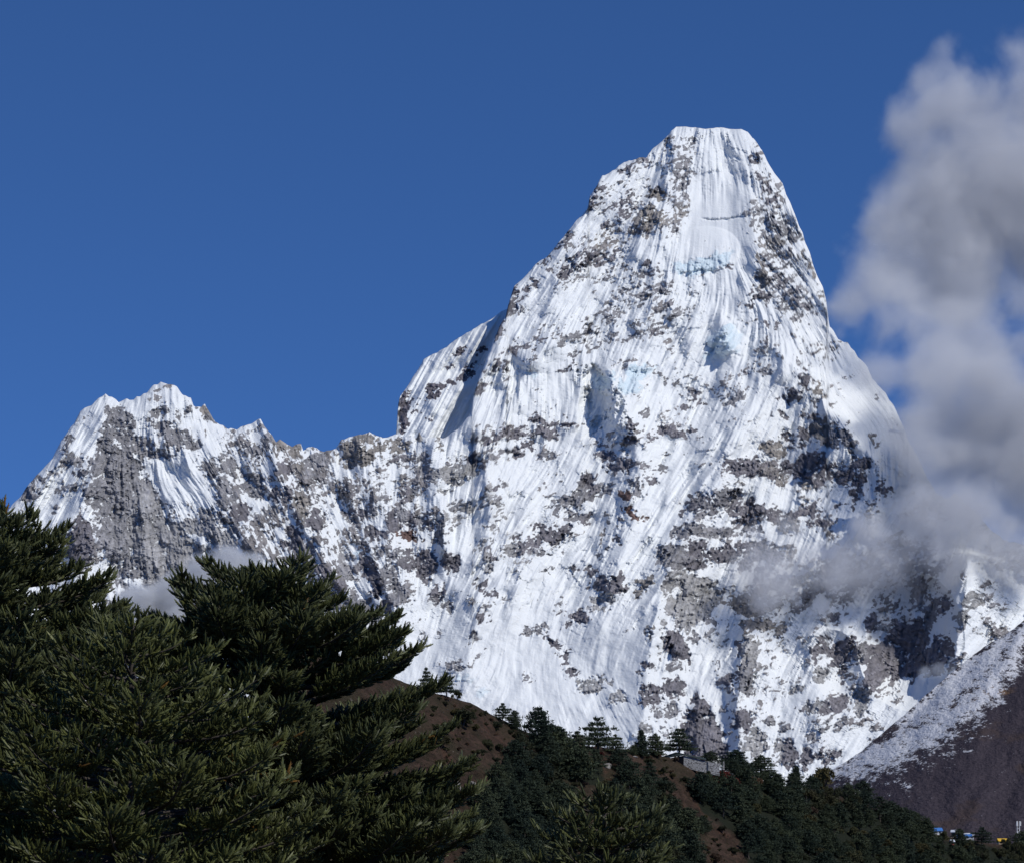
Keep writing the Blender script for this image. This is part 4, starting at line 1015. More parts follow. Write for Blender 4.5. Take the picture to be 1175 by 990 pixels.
def terrain_sheet(name, xs, topf, botf, depthf, nrow, mat, back, attrs=None):
    X = np.repeat(xs[None], nrow, 0)
    top, bot = topf(xs), botf(xs)
    t = np.linspace(0, 1, nrow)[:, None]
    Yp = top[None] + t * (bot - top)[None]
    D = depthf(X, Yp)
    V = np.stack([(X - CX) * D / F, D, (HZ - Yp) * D / F], -1)
    nb = 6
    s = np.linspace(0, 1, nb + 1)[1:, None]
    B = np.stack([V[0, :, 0] + 0 * s, V[0, :, 1] + back * s, V[0, :, 2] - 0.45 * back * s ** 1.3], -1)[::-1]
    V = np.concatenate([B, V], 0)
    nr, nc = V.shape[:2]
    i = np.arange(nr * nc).reshape(nr, nc)
    f = np.stack([i[:-1, :-1], i[1:, :-1], i[1:, 1:], i[:-1, 1:]], -1).reshape(-1, 4)
    at_ = None
    if attrs:
        at_ = {k: np.concatenate([np.repeat(v(X, Yp)[:1], nb, 0), v(X, Yp)], 0).ravel() for k, v in attrs.items()}
    return mesh_obj(name, V.reshape(-1, 3), f, mat, smooth=True, attrs=at_)


FOREST = [[(530,1070),(536,970),(552,920),(570,890),(586,872),(612,880),(630,893),(648,925),(657,965),(670,1000),(676,1070)],
          [(598,862),(640,860),(676,866),(690,880),(692,902),(664,898),(640,888),(612,876)],
          [(674,1070),(670,985),(688,935),(710,903),(752,903),(778,925),(792,950),(802,975),(812,1000),(822,1070)],
          [(793,905),(815,893),(850,889),(905,908),(960,914),(1010,934),(1050,954),(1090,966),(1180,976),(1260,985),(1260,1070),(874,1070),(862,1000),(848,960),(806,930)]]


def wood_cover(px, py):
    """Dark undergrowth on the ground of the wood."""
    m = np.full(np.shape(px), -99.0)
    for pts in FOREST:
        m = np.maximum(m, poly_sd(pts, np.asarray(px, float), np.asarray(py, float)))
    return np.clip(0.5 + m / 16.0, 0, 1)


hx = np.linspace(332, 1288, 700)
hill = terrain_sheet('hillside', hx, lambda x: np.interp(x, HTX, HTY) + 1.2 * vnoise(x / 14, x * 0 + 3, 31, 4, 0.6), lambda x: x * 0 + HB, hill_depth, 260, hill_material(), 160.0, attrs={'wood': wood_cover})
tag(hill, kind='structure')

FAR_TOP = [(880,945),(930,905),(955,883),(985,864),(1010,843),(1035,822),(1060,799),(1085,777),(1110,757),(1135,738),(1155,726),(1175,712),(1215,688),(1300,640)]
FTX, FTY = np.array([p[0] for p in FAR_TOP], float), np.array([p[1] for p in FAR_TOP], float)


def far_depth(px, py):
    top = np.interp(px, FTX, FTY)
    t = np.clip((py - top) / (1120 - top), 0, 1)
    d = 2700 - 650 * t + 0.5 * (px - 950)
    w = np.clip(t / 0.04, 0, 1)
    return d + w * (26 * vnoise(px / 60 + py / 150, py / 90, 41, 3) + 2.2 * vnoise(px / 7, py / 6, 42, 3, 0.6))


def far_snow(px, py):
    # how snowy the slope is: heavy near the crest, ending along a slanting line
    line = np.interp(px, [940, 1000, 1040, 1090, 1140, 1180, 1300], [888, 893, 880, 852, 812, 745, 650])
    top = np.interp(px, FTX, FTY)
    s = np.clip((line - py) / 42.0, -1, 1)
    s = np.minimum(s, 0.15 + 0.85 * np.clip((py - top) / 14.0, 0, 1))
    band = np.exp(-((py - (line - 44)) / 9.0) ** 2) * 0.30
    return np.clip(0.5 + 0.5 * s - band + 0.25 * vnoise(px / 26, py / 12, 44, 3), 0, 1)


def far_material():
    t = NT('snow_dusted_scrub')
    p = t.n('ShaderNodeNewGeometry').outputs['Position']
    s = t.attr('snow')
    n = t.noise(0.085, 5, 0.72, t.mapping(p, (1.0, 0.5, 1.5))); n2 = t.noise(0.018, 5, 0.6, p); n3 = t.noise(0.30, 3, 0.7, p)
    c = t.mix(t.rng(n3, 0.3, 0.7), (0.036, 0.030, 0.038), (0.074, 0.060, 0.070))
    c = t.mix(t.rng(n2, 0.56, 0.66), c, (0.068, 0.05, 0.048))
    c = t.mix(t.rng(t.noise(0.012, 4, 0.6, t.mapping(p, (1, 1, 2))), 0.64, 0.70), c, (0.17, 0.105, 0.065))
    f = t.rng(t.math('ADD', s, t.math('MULTIPLY', t.math('SUBTRACT', t.math('ADD', t.math('MULTIPLY', n, 0.6), t.math('MULTIPLY', n3, 0.4)), 0.5), 3.2)), 0.48, 0.72)
    c = t.mix(f, c, (0.66, 0.66, 0.68))
    return t.bsdf(c, 0.9, 0.1, t.bump(t.math('ADD', n, n3), 0.8, 3.0))


fx_ = np.linspace(882, 1298, 520)
far = terrain_sheet('far_hillside', fx_, lambda x: np.interp(x, FTX, FTY) + 1.6 * vnoise(x / 10, x * 0 + 5, 46, 4, 0.6), lambda x: x * 0 + 1120.0, far_depth, 420, far_material(), 700.0,
                    attrs={'snow': far_snow})
tag(far, kind='structure')
# ---------------------------------------------------------------- near firs
def bark_material():
    t = NT('fir_bark')
    p = t.coord()
    n = t.noise(6.0, 6, 0.65, t.mapping(p, (1, 1, 0.25)))
    c = t.mix(t.rng(n, 0.3, 0.7), (0.05, 0.042, 0.036), (0.13, 0.11, 0.095))
    return t.bsdf(c, 0.95, 0.1, t.bump(n, 0.8, 0.03))


def needle_material(name='fir_needles', gain=1.0):
    t = NT(name)
    tint = t.attr('tint', 'Color')
    n = t.noise(1.3, 3, 0.6, t.coord())
    c = t.mix(1.0, tint, t.mix(t.rng(n, 0.3, 0.7), (0.75 * gain,) * 3, (1.2 * gain, 1.2 * gain, 1.1 * gain)), 'MULTIPLY')
    return t.bsdf(c, 0.5, 0.3)


MAT_BARK = bark_material()
MAT_NEEDLE = needle_material()
MAT_DEADWOOD = plain('grey_dead_wood', (0.22, 0.2, 0.18), 0.9, 0.25, 8.0)


def frame_from(d):
    d = d / np.linalg.norm(d, axis=-1, keepdims=True)
    up = np.zeros_like(d); up[..., 2] = 1.0
    up = np.where(np.abs(d[..., 2:3]) > 0.95, np.array([1.0, 0, 0]), up)
    s = np.cross(d, up); s /= np.linalg.norm(s, axis=-1, keepdims=True)
    u = np.cross(s, d)
    return d, s, u


def twig_shape(rng):
    """Unit twig along +x (length 1): a core and a brush of needles."""
    V, Fc = [], []
    def tri(a, b, c):
        i = len(V); V.extend([a, b, c]); Fc.append((i, i + 1, i + 2))
    n = 13
    for k in range(n):
        s = (k + 0.5) / n
        a = k * 2.4 + rng.uniform(-.3, .3)
        r = 0.22 * (1 - 0.30 * s) * rng.uniform(0.85, 1.2)
        c, q = math.cos(a), math.sin(a)
        b0 = (s * 0.9 - 0.05, -0.03 * q, 0.03 * c); b1 = (s * 0.9 + 0.05, 0.03 * q, -0.03 * c)
        tip = (min(1.06, s * 0.9 + 0.17), r * c, r * q * 0.8 + 0.05)
        tri(b0, b1, tip)
    ring = [(0.0, 0.03), (0.35, 0.105), (0.75, 0.085), (1.03, 0.0)]        # the dense heart of the brush
    for (s0, r0), (s1, r1) in zip(ring[:-1], ring[1:]):
        for k in range(5):
            a0, a1 = k * 1.2566, (k + 1) * 1.2566
            p00 = (s0, r0 * math.cos(a0), r0 * math.sin(a0)); p01 = (s0, r0 * math.cos(a1), r0 * math.sin(a1))
            p10 = (s1, r1 * math.cos(a0), r1 * math.sin(a0)); p11 = (s1, r1 * math.cos(a1), r1 * math.sin(a1))
            tri(p00, p10, p01)
            if r1 > 0: tri(p01, p10, p11)
    return np.array(V), np.array(Fc)


def tube_chain(pts, rad, seg, V, Fq):
    pts = np.asarray(pts, float)
    d = np.gradient(pts, axis=0)
    _, s, u = frame_from(d)
    base = len(V)
    for p, sv, uv, r in zip(pts, s, u, rad):
        for k in range(seg):
            a = 2 * math.pi * k / seg
            V.append(p + r * (math.cos(a) * sv + math.sin(a) * uv))
    for i in range(len(pts) - 1):
        for k in range(seg):
            k2 = (k + 1) % seg
            Fq.append((base + i * seg + k, base + i * seg + k2, base + (i + 1) * seg + k2, base + (i + 1) * seg + k))


def fir(label, apex_px, apex_py, dist, profile, seed, trunk_px=None, twig=0.19, dens=0.9, skip=None, dead=0.004, green=(0.057, 0.065, 0.026), lean=0.0, cut=1010, spread=1.0, thick=1.0):
    """profile: [(py, half width in px)]; the crown follows it as a solid of revolution made of whorled boughs."""
    rng = np.random.default_rng(seed)
    px2m = dist / F
    tx = apex_px if trunk_px is None else trunk_px
    X0, _, ztop = at(tx, apex_py, dist)
    xa = (apex_px - tx) * px2m
    zb = float(ground_z(np.array([X0]), np.array([dist]))[0])
    H = ztop - zb
    root = empty('fir_tree', (X0, dist, zb))
    tag(root, label, 'tree', 'big dark firs in front')
    ppy = np.array([p[0] for p in profile], float); pw = np.array([p[1] for p in profile], float)
    pz = (HZ - ppy) * px2m - zb
    order = np.argsort(pz)
    radius = lambda z: float(np.interp(z, pz[order], pw[order])) * px2m
    TV, TF = [], []
    n = 14
    zs = np.linspace(-0.3, H, n)
    r0 = 0.022 * H + 0.07
    tpts = [(xa * (z / H) ** 1.5 + 0.05 * math.sin(z * 1.1 + seed), 0.06 * math.sin(z * 0.9 + 2 * seed), z) for z in zs]
    tube_chain(tpts, [r0 * (1 - 0.93 * max(0, z) / H) + 0.008 for z in zs], 9, TV, TF)
    O, Dv, S, TI = [], [], [], []
    z = max(0.8, (HZ - cut) * px2m - zb - 0.6)
    while z < H - 0.1:
        top = z > H - 0.5
        R = radius(z)
        nb = int(rng.integers(8, 12) * thick) if not top else 8
        ph = rng.uniform(0, 6.28)
        for b in range(nb):
            az = ph + b * 2 * math.pi / nb + rng.uniform(-0.35, 0.35)
            L = max(0.18, R * rng.uniform(0.74, 1.10)) * spread
            if rng.random() < 0.22: L *= rng.uniform(0.45, 0.8)
            zz = z + rng.uniform(-0.07, 0.07)
            if skip and skip(zz + zb, az, rng): continue
            ca, sa = math.cos(az), math.sin(az)
            k = 9
            s = np.linspace(0, 1, k)
            rise = (0.30 if not top else 0.42) + rng.uniform(-0.12, 0.12) - 0.22 * np.clip((H - z) / max(H, 1), 0, 1)
            zc = L * (rise * s - 0.34 * s ** 2 + 0.34 * s ** 3.2)
            bend = rng.uniform(-0.15, 0.15) * L
            tx0 = xa * (zz / H) ** 1.5
            bx = tx0 + L * s * ca - bend * s ** 2 * sa; by = L * s * sa + bend * s ** 2 * ca; bz = zz + zc - rise * L * 0.25
            bp = np.stack([bx, by, bz], 1)
            rb = 0.010 + 0.013 * L
            tube_chain(bp, [rb * (1 - 0.85 * q) + 0.003 for q in s], 5, TV, TF)
            # side sprays
            nbl = max(3, int(L / 0.13 * dens))
            for q in np.linspace(min(0.42, 0.05 + 0.2 * max(0, L - 0.5)), 1.0, nbl):
                i = min(int(q * (k - 1)), k - 2); fr = q * (k - 1) - i
                p = bp[i] * (1 - fr) + bp[i + 1] * fr
                t_ = bp[i + 1] - bp[i]; t_ /= np.linalg.norm(t_)
                side = np.array([-t_[1], t_[0], 0]); side /= np.linalg.norm(side) + 1e-9
                for sg in (-1, 1):
                    ll = (0.24 + 0.30 * L * (1 - q) ** 0.7 * (0.35 + 0.65 * min(1, q / 0.3))) * rng.uniform(0.6, 1.2) * min(1.0, 0.35 + L)
                    ll = min(ll, 0.85)
                    ang = rng.uniform(0.7, 1.05)
                    dirv = math.cos(ang) * t_ + sg * math.sin(ang) * side + np.array([0, 0, rng.uniform(-0.02, 0.22)])
                    dirv /= np.linalg.norm(dirv)
                    m = max(1, int(ll / 0.105 * dens))
                    for w in range(m):
                        f = (w + rng.uniform(0.2, 1.0)) / m
                        o = p + dirv * ll * f + np.array([0, 0, 0.12 * ll * f * f])
                        for tw in range(2):
                            sd = (1 if tw else -1) * rng.uniform(0.2, 0.9) if f < 0.85 else rng.uniform(-0.4, 0.4)
                            lat = np.cross(dirv, [0, 0, 1.0])
                            td = dirv * rng.uniform(0.7, 1) + lat * sd * 0.8 + np.array([0, 0, rng.uniform(-0.35, 1.0)])
                            O.append(o); Dv.append(td); S.append(twig * rng.uniform(0.7, 1.25))
                            TI.append(rng.random())
                            if f >= 0.85 and tw == 0 and rng.random() < 0.5: break
            # leader twigs at the tip
            for w in range(3):
                O.append(bp[-1]); Dv.append(t_ + rng.normal(0, 0.25, 3) + np.array([0, 0, 0.6])); S.append(twig * rng.uniform(0.9, 1.4)); TI.append(rng.random())
        z += rng.uniform(0.26, 0.40) * (1 if not top else 0.7) 
    for w in range(10):
        O.append(np.array([xa, 0, H - 0.03 * w])); Dv.append(np.array([rng.normal(0, .5), rng.normal(0, .5), 1.0])); S.append(twig * 1.2); TI.append(rng.random())
    O, Dv, S, TI = np.array(O), np.array(Dv), np.array(S), np.array(TI)
    # what lies well below the frame is only trunk
    keep = (O[:, 2] + zb) > (HZ - cut) * px2m - 0.5
    O, Dv, S, TI = O[keep], Dv[keep], S[keep], TI[keep]
    d, s_, u_ = frame_from(Dv)
    roll = rng.uniform(0, 6.28, len(O))
    cr, sr = np.cos(roll)[:, None], np.sin(roll)[:, None]
    s2, u2 = s_ * cr + u_ * sr, u_ * cr - s_ * sr
    shapes = [twig_shape(rng) for _ in range(4)]
    Vs, Fs, Ts = [], [], []
    off = 0
    which = rng.integers(0, 4, len(O))
    g = np.array(green)
    dry = vnoise(O[:, 0] * 1.4 + seed, O[:, 2] * 1.6 + O[:, 1], 60 + seed, 2)
    for k, (tv, tf) in enumerate(shapes):
        m = which == k
        if not m.any(): continue
        curve = tv.copy(); curve[:, 2] += 0.0
        W = O[m][:, None] + S[m][:, None, None] * (tv[None, :, 0:1] * d[m][:, None] + tv[None, :, 1:2] * s2[m][:, None] + tv[None, :, 2:3] * u2[m][:, None])
        W[:, :, 2] += S[m][:, None] * 0.22 * tv[None, :, 0] ** 2          # tips turn up
        nt = m.sum()
        base = g * (0.65 + 0.75 * TI[m][:, None])
        base = base + np.array([0.022, 0.016, -0.002]) * np.clip(TI[m][:, None] - 0.6, 0, 1) * 2
        dd = (dry[m] > 0.62) & (rng.random(nt) < dead * 40)
        base[dd] = np.array([0.16, 0.085, 0.02]) * rng.uniform(0.6, 1.2, (dd.sum(), 1))
        tipw = (0.85 + 0.5 * tv[None, :, 0:1])
        colr = base[:, None, :] * tipw
        Vs.append(W.reshape(-1, 3)); Ts.append(colr.reshape(-1, 3))
        Fs.append((tf[None] + (np.arange(nt) * len(tv))[:, None, None]).reshape(-1, 3) + off)
        off += nt * len(tv)
    mesh_obj('trunk', np.array(TV), np.array(TF), MAT_BARK, root, smooth=True)
    crown = mesh_obj('crown', np.concatenate(Vs), np.concatenate(Fs), MAT_NEEDLE, root, attrs={'tint': np.concatenate(Ts)})
    return root, len(O)


n_tw = []
firA, k = fir('tall dark fir at the far left edge with its top against the snowy face', 4, 583, 46.0,
        [(583,4),(600,28),(622,58),(650,80),(668,112),(690,138),(705,150),(740,140),(780,190),(850,230),(1010,260)], 3, trunk_px=-6, dens=1.05)
n_tw.append(k)
# the broad fir has a thin, open middle where the hill shows through
firB, k = fir('broad dome-crowned dark fir in the middle with its trunk showing', 296, 656, 50.0,
        [(656,6),(664,44),(676,76),(692,98),(715,112),(732,132),(754,158),(800,186),(850,205),(880,225),(950,245),(1010,250)], 7, trunk_px=322, dens=1.15, thick=1.3, spread=0.97,
        skip=lambda z, az, rng: (1050 - z * F / 50.0) > 790 and (1050 - z * F / 50.0) < 900 and math.sin(az) < -0.35 and rng.random() < 0.6)
n_tw.append(k)
firC, k = fir('younger green fir in front, filling the gap between the two tall ones', 150, 716, 39.0,
        [(716,4),(728,34),(745,60),(775,96),(820,140),(870,180),(930,215),(1010,240)], 11, twig=0.175, green=(0.068, 0.076, 0.026))
n_tw.append(k)
firD, k = fir('small fir top poking up alone at the bottom centre', 690, 910, 40.0,
        [(910,4),(920,26),(935,42),(955,60),(985,72),(1010,84)], 15, twig=0.175)
n_tw.append(k)
print('twigs', n_tw)
# ---------------------------------------------------------------- trees and shrubs on the hillside
def foliage_material(name, a, b):
    t = NT(name)
    oi = t.n('ShaderNodeObjectInfo').outputs['Random']
    n = t.noise(1.1, 4, 0.65, t.coord())
    c = t.mix(t.rng(n, 0.3, 0.7), a, b)
    c = t.mix(1.0, c, t.mix(oi, (0.60, 0.68, 0.74), (1.42, 1.30, 1.05)), 'MULTIPLY')
    return t.bsdf(c, 0.7, 0.12)


MAT_CONIFER = foliage_material('conifer_foliage', (0.034, 0.048, 0.036), (0.055, 0.070, 0.044))
MAT_SCRUB = foliage_material('juniper_foliage', (0.040, 0.046, 0.028), (0.070, 0.072, 0.040))
MAT_OLIVE = foliage_material('olive_foliage', (0.060, 0.056, 0.030), (0.090, 0.082, 0.042))
MAT_RED = foliage_material('red_barberry', (0.085, 0.022, 0.022), (0.14, 0.035, 0.03))
MAT_BROWN = foliage_material('brown_twigs', (0.085, 0.055, 0.04), (0.13, 0.085, 0.06))
MAT_BARE = foliage_material('pale_bare_twigs', (0.22, 0.20, 0.18), (0.34, 0.31, 0.28))


def tufts(points, normals, size, rng, per=9, flat=0.75):
    """Leaf clumps: small blades around each point."""
    P = np.repeat(points, per, 0)
    s = np.repeat(size, per)
    n = len(P)
    d = rng.standard_normal((n, 3)); d[:, 2] *= flat
    d += 0.8 * np.repeat(normals, per, 0)
    d, sv, uv = frame_from(d)
    r = rng.uniform(0, 6.28, n)
    sv = sv * np.cos(r)[:, None] + uv * np.sin(r)[:, None]
    o = P + rng.standard_normal((n, 3)) * s[:, None] * 0.35
    L = s * rng.uniform(0.6, 1.3, n); w = s * rng.uniform(0.18, 0.36, n)
    V = np.stack([o - sv * w[:, None], o + sv * w[:, None], o + d * L[:, None] + sv * w[:, None] * 0.3], 1)
    return V.reshape(-1, 3), np.arange(n * 3).reshape(-1, 3)


def crown_points(kind, rng, H, Wd):
    P, Nn, S = [], [], []
    if kind in ('cone', 'broad', 'plates'):
        z0 = {'cone': 0.10, 'broad': 0.12, 'plates': 0.30}[kind] * H
        nl = {'cone': 11, 'broad': 9, 'plates': 6}[kind]
        for i, z in enumerate(np.linspace(z0, H * 0.97, nl)):
            u = (z - z0) / (H - z0)
            if kind == 'cone': R = Wd * (1 - u) ** 0.8 + 0.04 * H
            elif kind == 'broad': R = Wd * (1 - u ** 2.0) ** 0.7 * (0.75 + 0.25 * min(1, u * 4)) + 0.03 * H
            else: R = Wd * (1 - u ** 2.6) * rng.uniform(0.55, 1.1) + 0.05 * H
            nb = int(rng.integers(5, 9)); ph = rng.uniform(0, 6.28)
            for b in range(nb):
                az = ph + b * 6.283 / nb + rng.uniform(-0.4, 0.4)
                L = R * rng.uniform(0.6, 1.12)
                m = max(4, int(L / (0.055 * H)) * 3)
                for _ in range(m):
                    q = rng.uniform(0.15, 1.0) ** 0.7
                    sp = L * 0.28 * (0.4 + q)
                    P.append((L * q * math.cos(az) + rng.normal(0, sp * 0.5), L * q * math.sin(az) + rng.normal(0, sp * 0.5), z + L * (0.12 * q - 0.10 * q * q) + rng.normal(0, 0.014 * H)))
                    Nn.append((0.4 * math.cos(az), 0.4 * math.sin(az), 0.8)); S.append(H * 0.052 * rng.uniform(0.7, 1.3))
    else:      # dome shrub made of several lobes
        nl = 9
        C = [(rng.normal(0, Wd * 0.42), rng.normal(0, Wd * 0.42), H * rng.uniform(0.25, 0.72), H * rng.uniform(0.2, 0.36)) for _ in range(nl)]
        for cx, cy, cz, r in C:
            for _ in range(70):
                v = rng.standard_normal(3); v /= np.linalg.norm(v); v[2] = abs(v[2]) * 1.0 - 0.25
                rr_ = r * rng.uniform(0.75, 1.08)
                P.append((cx + v[0] * rr_ * Wd / H * 1.2, cy + v[1] * rr_ * Wd / H * 1.2, max(0.02, cz + v[2] * rr_)))
                Nn.append(tuple(v)); S.append(H * 0.085 * rng.uniform(0.7, 1.3))
    return np.array(P), np.array(Nn), np.array(S)


def hill_tree(name, kind, H, Wd, mat, seed, per=9):
    rng = np.random.default_rng(seed)
    root = empty(name, (0, 0, 0))
    P, Nn, S = crown_points(kind, rng, H, Wd)
    V, Fc = tufts(P, Nn, S, rng, per)
    mesh_obj('crown', V, Fc, mat, root)
    TV, TF = [], []
    if kind in ('cone', 'broad', 'plates'):
        z = np.linspace(-0.6, H * 0.95, 8)
        wob = 0.02 * H
        tube_chain([(wob * math.sin(q * 0.9 + seed), wob * math.cos(q * 0.7 + seed), q) for q in z], [0.035 * H * (1 - 0.9 * max(q, 0) / H) + 0.02 for q in z], 7, TV, TF)
        for k in range(9):
            zb = H * rng.uniform(0.3, 0.85); az = rng.uniform(0, 6.28); L = Wd * rng.uniform(0.5, 0.85) * (1 - zb / H * 0.6)
            tube_chain([(L * q * math.cos(az), L * q * math.sin(az), zb + L * (0.12 * q)) for q in (0, 0.5, 1)], [0.012 * H, 0.008 * H, 0.003 * H], 5, TV, TF)
        nm = 'trunk'
    else:
        for k in range(7):
            az = rng.uniform(0, 6.28); L = Wd * rng.uniform(0.4, 0.8)
            tube_chain([(L * q * math.cos(az), L * q * math.sin(az), -0.3 + (H * 0.7) * q) for q in (0, 0.5, 1)], [0.03 * H, 0.02 * H, 0.006 * H], 5, TV, TF)
        nm = 'stem'
    mesh_obj(nm, np.array(TV), np.array(TF), MAT_BARK, root, smooth=True)
    return root


PROTO_H = 10.0
PROTO = {}
used = set()


def proto(kind, v, mat_key):
    key = (kind, v, mat_key)
    if key not in PROTO:
        mat = {'con': MAT_CONIFER, 'scr': MAT_SCRUB, 'oli': MAT_OLIVE, 'red': MAT_RED, 'bro': MAT_BROWN, 'bar': MAT_BARE}[mat_key]
        Wd = {'cone': 3.4, 'broad': 5.4, 'plates': 5.0, 'dome': 5.6}[kind] * (1 + 0.08 * (v - 1))
        nm = {'con': 'conifer_tree', 'scr': 'juniper_shrub', 'oli': 'olive_shrub', 'red': 'red_shrub', 'bro': 'brown_shrub', 'bar': 'bare_shrub'}[mat_key]
        PROTO[key] = hill_tree(nm, kind, PROTO_H, Wd, mat, 100 + 17 * v + len(PROTO), per=5 if mat_key == 'bar' else 9)
    return key


def plant(kind, v, mat_key, px, py, hpx, label, group=None, wscale=1.0, seed=0, cat=None):
    """Stand a tree of hpx pixels at the hill point seen at px, py."""
    key = proto(kind, v, mat_key)
    root = PROTO[key]
    if key in used: root = copy_tree(root)
    used.add(key)
    x, y, z = hill_pt(px, py)
    s = hpx * y / F / PROTO_H
    root.location = (x, y, z - 0.04 * s * PROTO_H)
    root.scale = (s * wscale, s * wscale, s)
    root.rotation_euler = (0, 0, (seed * 2.399) % 6.283)
    for k in ('group',):
        if k in root: del root[k]
    tag(root, label, cat or ('tree' if mat_key == 'con' else 'shrub'), group)
    return root


def in_poly(pts, x, y):
    r = False; n = len(pts)
    for i in range(n):
        (x1, y1), (x2, y2) = pts[i], pts[(i + 1) % n]
        if (y1 > y) != (y2 > y) and x < (x2 - x1) * (y - y1) / (y2 - y1) + x1: r = not r
    return r


# trees that stand out against the snow along the crest, left to right
CREST_TREES = [
 ('plates', 0, 489, 797, 32, 0.62, 'slender open pine on the crest, close beside the broad fir'),
 ('plates', 1, 512, 801, 30, 0.85, 'pine with flat layered boughs on the crest, right of the slender open pine'),
 ('dome', 0, 525, 802, 11, 0.8, 'small round bush alone on the bare crest below the layered pine'),
 ('plates', 2, 577, 830, 24, 0.9, 'sparse crest pine just left of the big dense dark tree'),
 ('broad', 0, 590, 838, 24, 0.8, 'low bushy tree on the crest tucked between sparse pine and big dense tree'),
 ('broad', 1, 618, 858, 48, 0.78, 'big dense dark tree, the largest on the crest'),
 ('broad', 2, 640, 862, 30, 0.95, 'smaller dark tree leaning on the right side of the big dense tree'),
 ('plates', 3, 686, 866, 44, 0.85, 'layered spreading pine standing out against the white snow apron'),
 ('plates', 4, 706, 868, 26, 0.8, 'thin small pine just right of the layered spreading pine'),
 ('broad', 0, 726, 866, 12, 1.0, 'little dark bush on the crest left of the pointed pine'),
 ('cone', 0, 736, 868, 31, 1.0, 'pointed dark pine on the crest left of the stone hut'),
 ('broad', 1, 752, 868, 27, 0.9, 'round-topped dark pine on the crest right behind the pointed pine'),
 ('plates', 1, 779, 868, 33, 1.15, 'wide flat-topped pine rising behind the roof of the stone hut'),
 ('broad', 2, 815, 880, 19, 1.2, 'dark tree behind the low end of the stone hut'),
 ('broad', 0, 845, 886, 27, 1.3, 'rounded dark tree on the crest right of the green tank'),
 ('broad', 1, 873, 892, 26, 1.3, 'rounded dark tree farther along the crest, with snow behind its right edge'),
 ('cone', 1, 913, 905, 27, 1.25, 'small cone-shaped tree alone against the rocky foot of the mountain'),
 ('dome', 1, 942, 910, 32, 0.9, 'large dome-shaped olive tree where the crest meets the scrub slope'),
 ('broad', 2, 990, 923, 28, 1.0, 'dark tree on the crest against the snow-dusted scrub slope'),
 ('broad', 0, 1022, 940, 22, 1.2, 'dark rounded tree on the crest below the snowy scrub band'),
 ('broad', 1, 1046, 949, 19, 1.25, 'dark tree at the low end of the crest, left of the blue-roofed house'),
]
for i, (kd, v, px, py, hp, ws, lab) in enumerate(CREST_TREES):
    plant(kd, v, 'oli' if 'olive' in lab else ('scr' if kd == 'dome' else 'con'), px, py, hp, lab, 'trees along the crest of the hill', ws * 1.05, i + 1, cat='bush' if 'bush ' in lab else 'tree')

rng_f = random.Random(5)
spots = []
tries = 0
while tries < 26000 and len(spots) < 360:
    tries += 1
    px, py = rng_f.uniform(525, 1235), rng_f.uniform(862, 1066)
    if not any(in_poly(p, px, py) for p in FOREST): continue
    if py < np.interp(px, HTX, HTY) + 3: continue
    g = (1.02 if px < 850 else 0.68) + 0.3 * (py > 990)
    if any(((px - a) / (15.5 * g)) ** 2 + ((py - b) / (10.0 * g)) ** 2 < 1 for a, b in spots): continue
    spots.append((px, py))
spots.sort(key=lambda p: p[1])
for i, (px, py) in enumerate(spots):
    hp = rng_f.uniform(24, 42) if px < 850 else rng_f.uniform(18, 31)
    if py - hp < np.interp(px, HTX, HTY) - 18: hp = 18 + py - np.interp(px, HTX, HTY)
    if 765 < px < 838 and py - hp < 884: hp = max(6, py - 884)
    r = rng_f.random()
    if px > 850 and r < 0.34: kd, mk = 'dome', rng_f.choice(['oli', 'scr', 'scr'])
    elif r < 0.16: kd, mk = 'dome', 'scr'
    else: kd, mk = rng_f.choice(['broad', 'broad', 'cone', 'broad', 'broad', 'plates', 'broad']), 'con'
    if kd == 'dome': hp *= 0.62
    plant(kd, rng_f.randrange(3), mk, px, py, hp,
          'dark green tree of the dense wood covering the hillside' if mk == 'con' else 'rounded olive bush filling gaps in the hillside wood',
          'trees of the hillside wood' if mk == 'con' else 'bushes in the hillside wood', rng_f.uniform(0.85, 1.2), i)

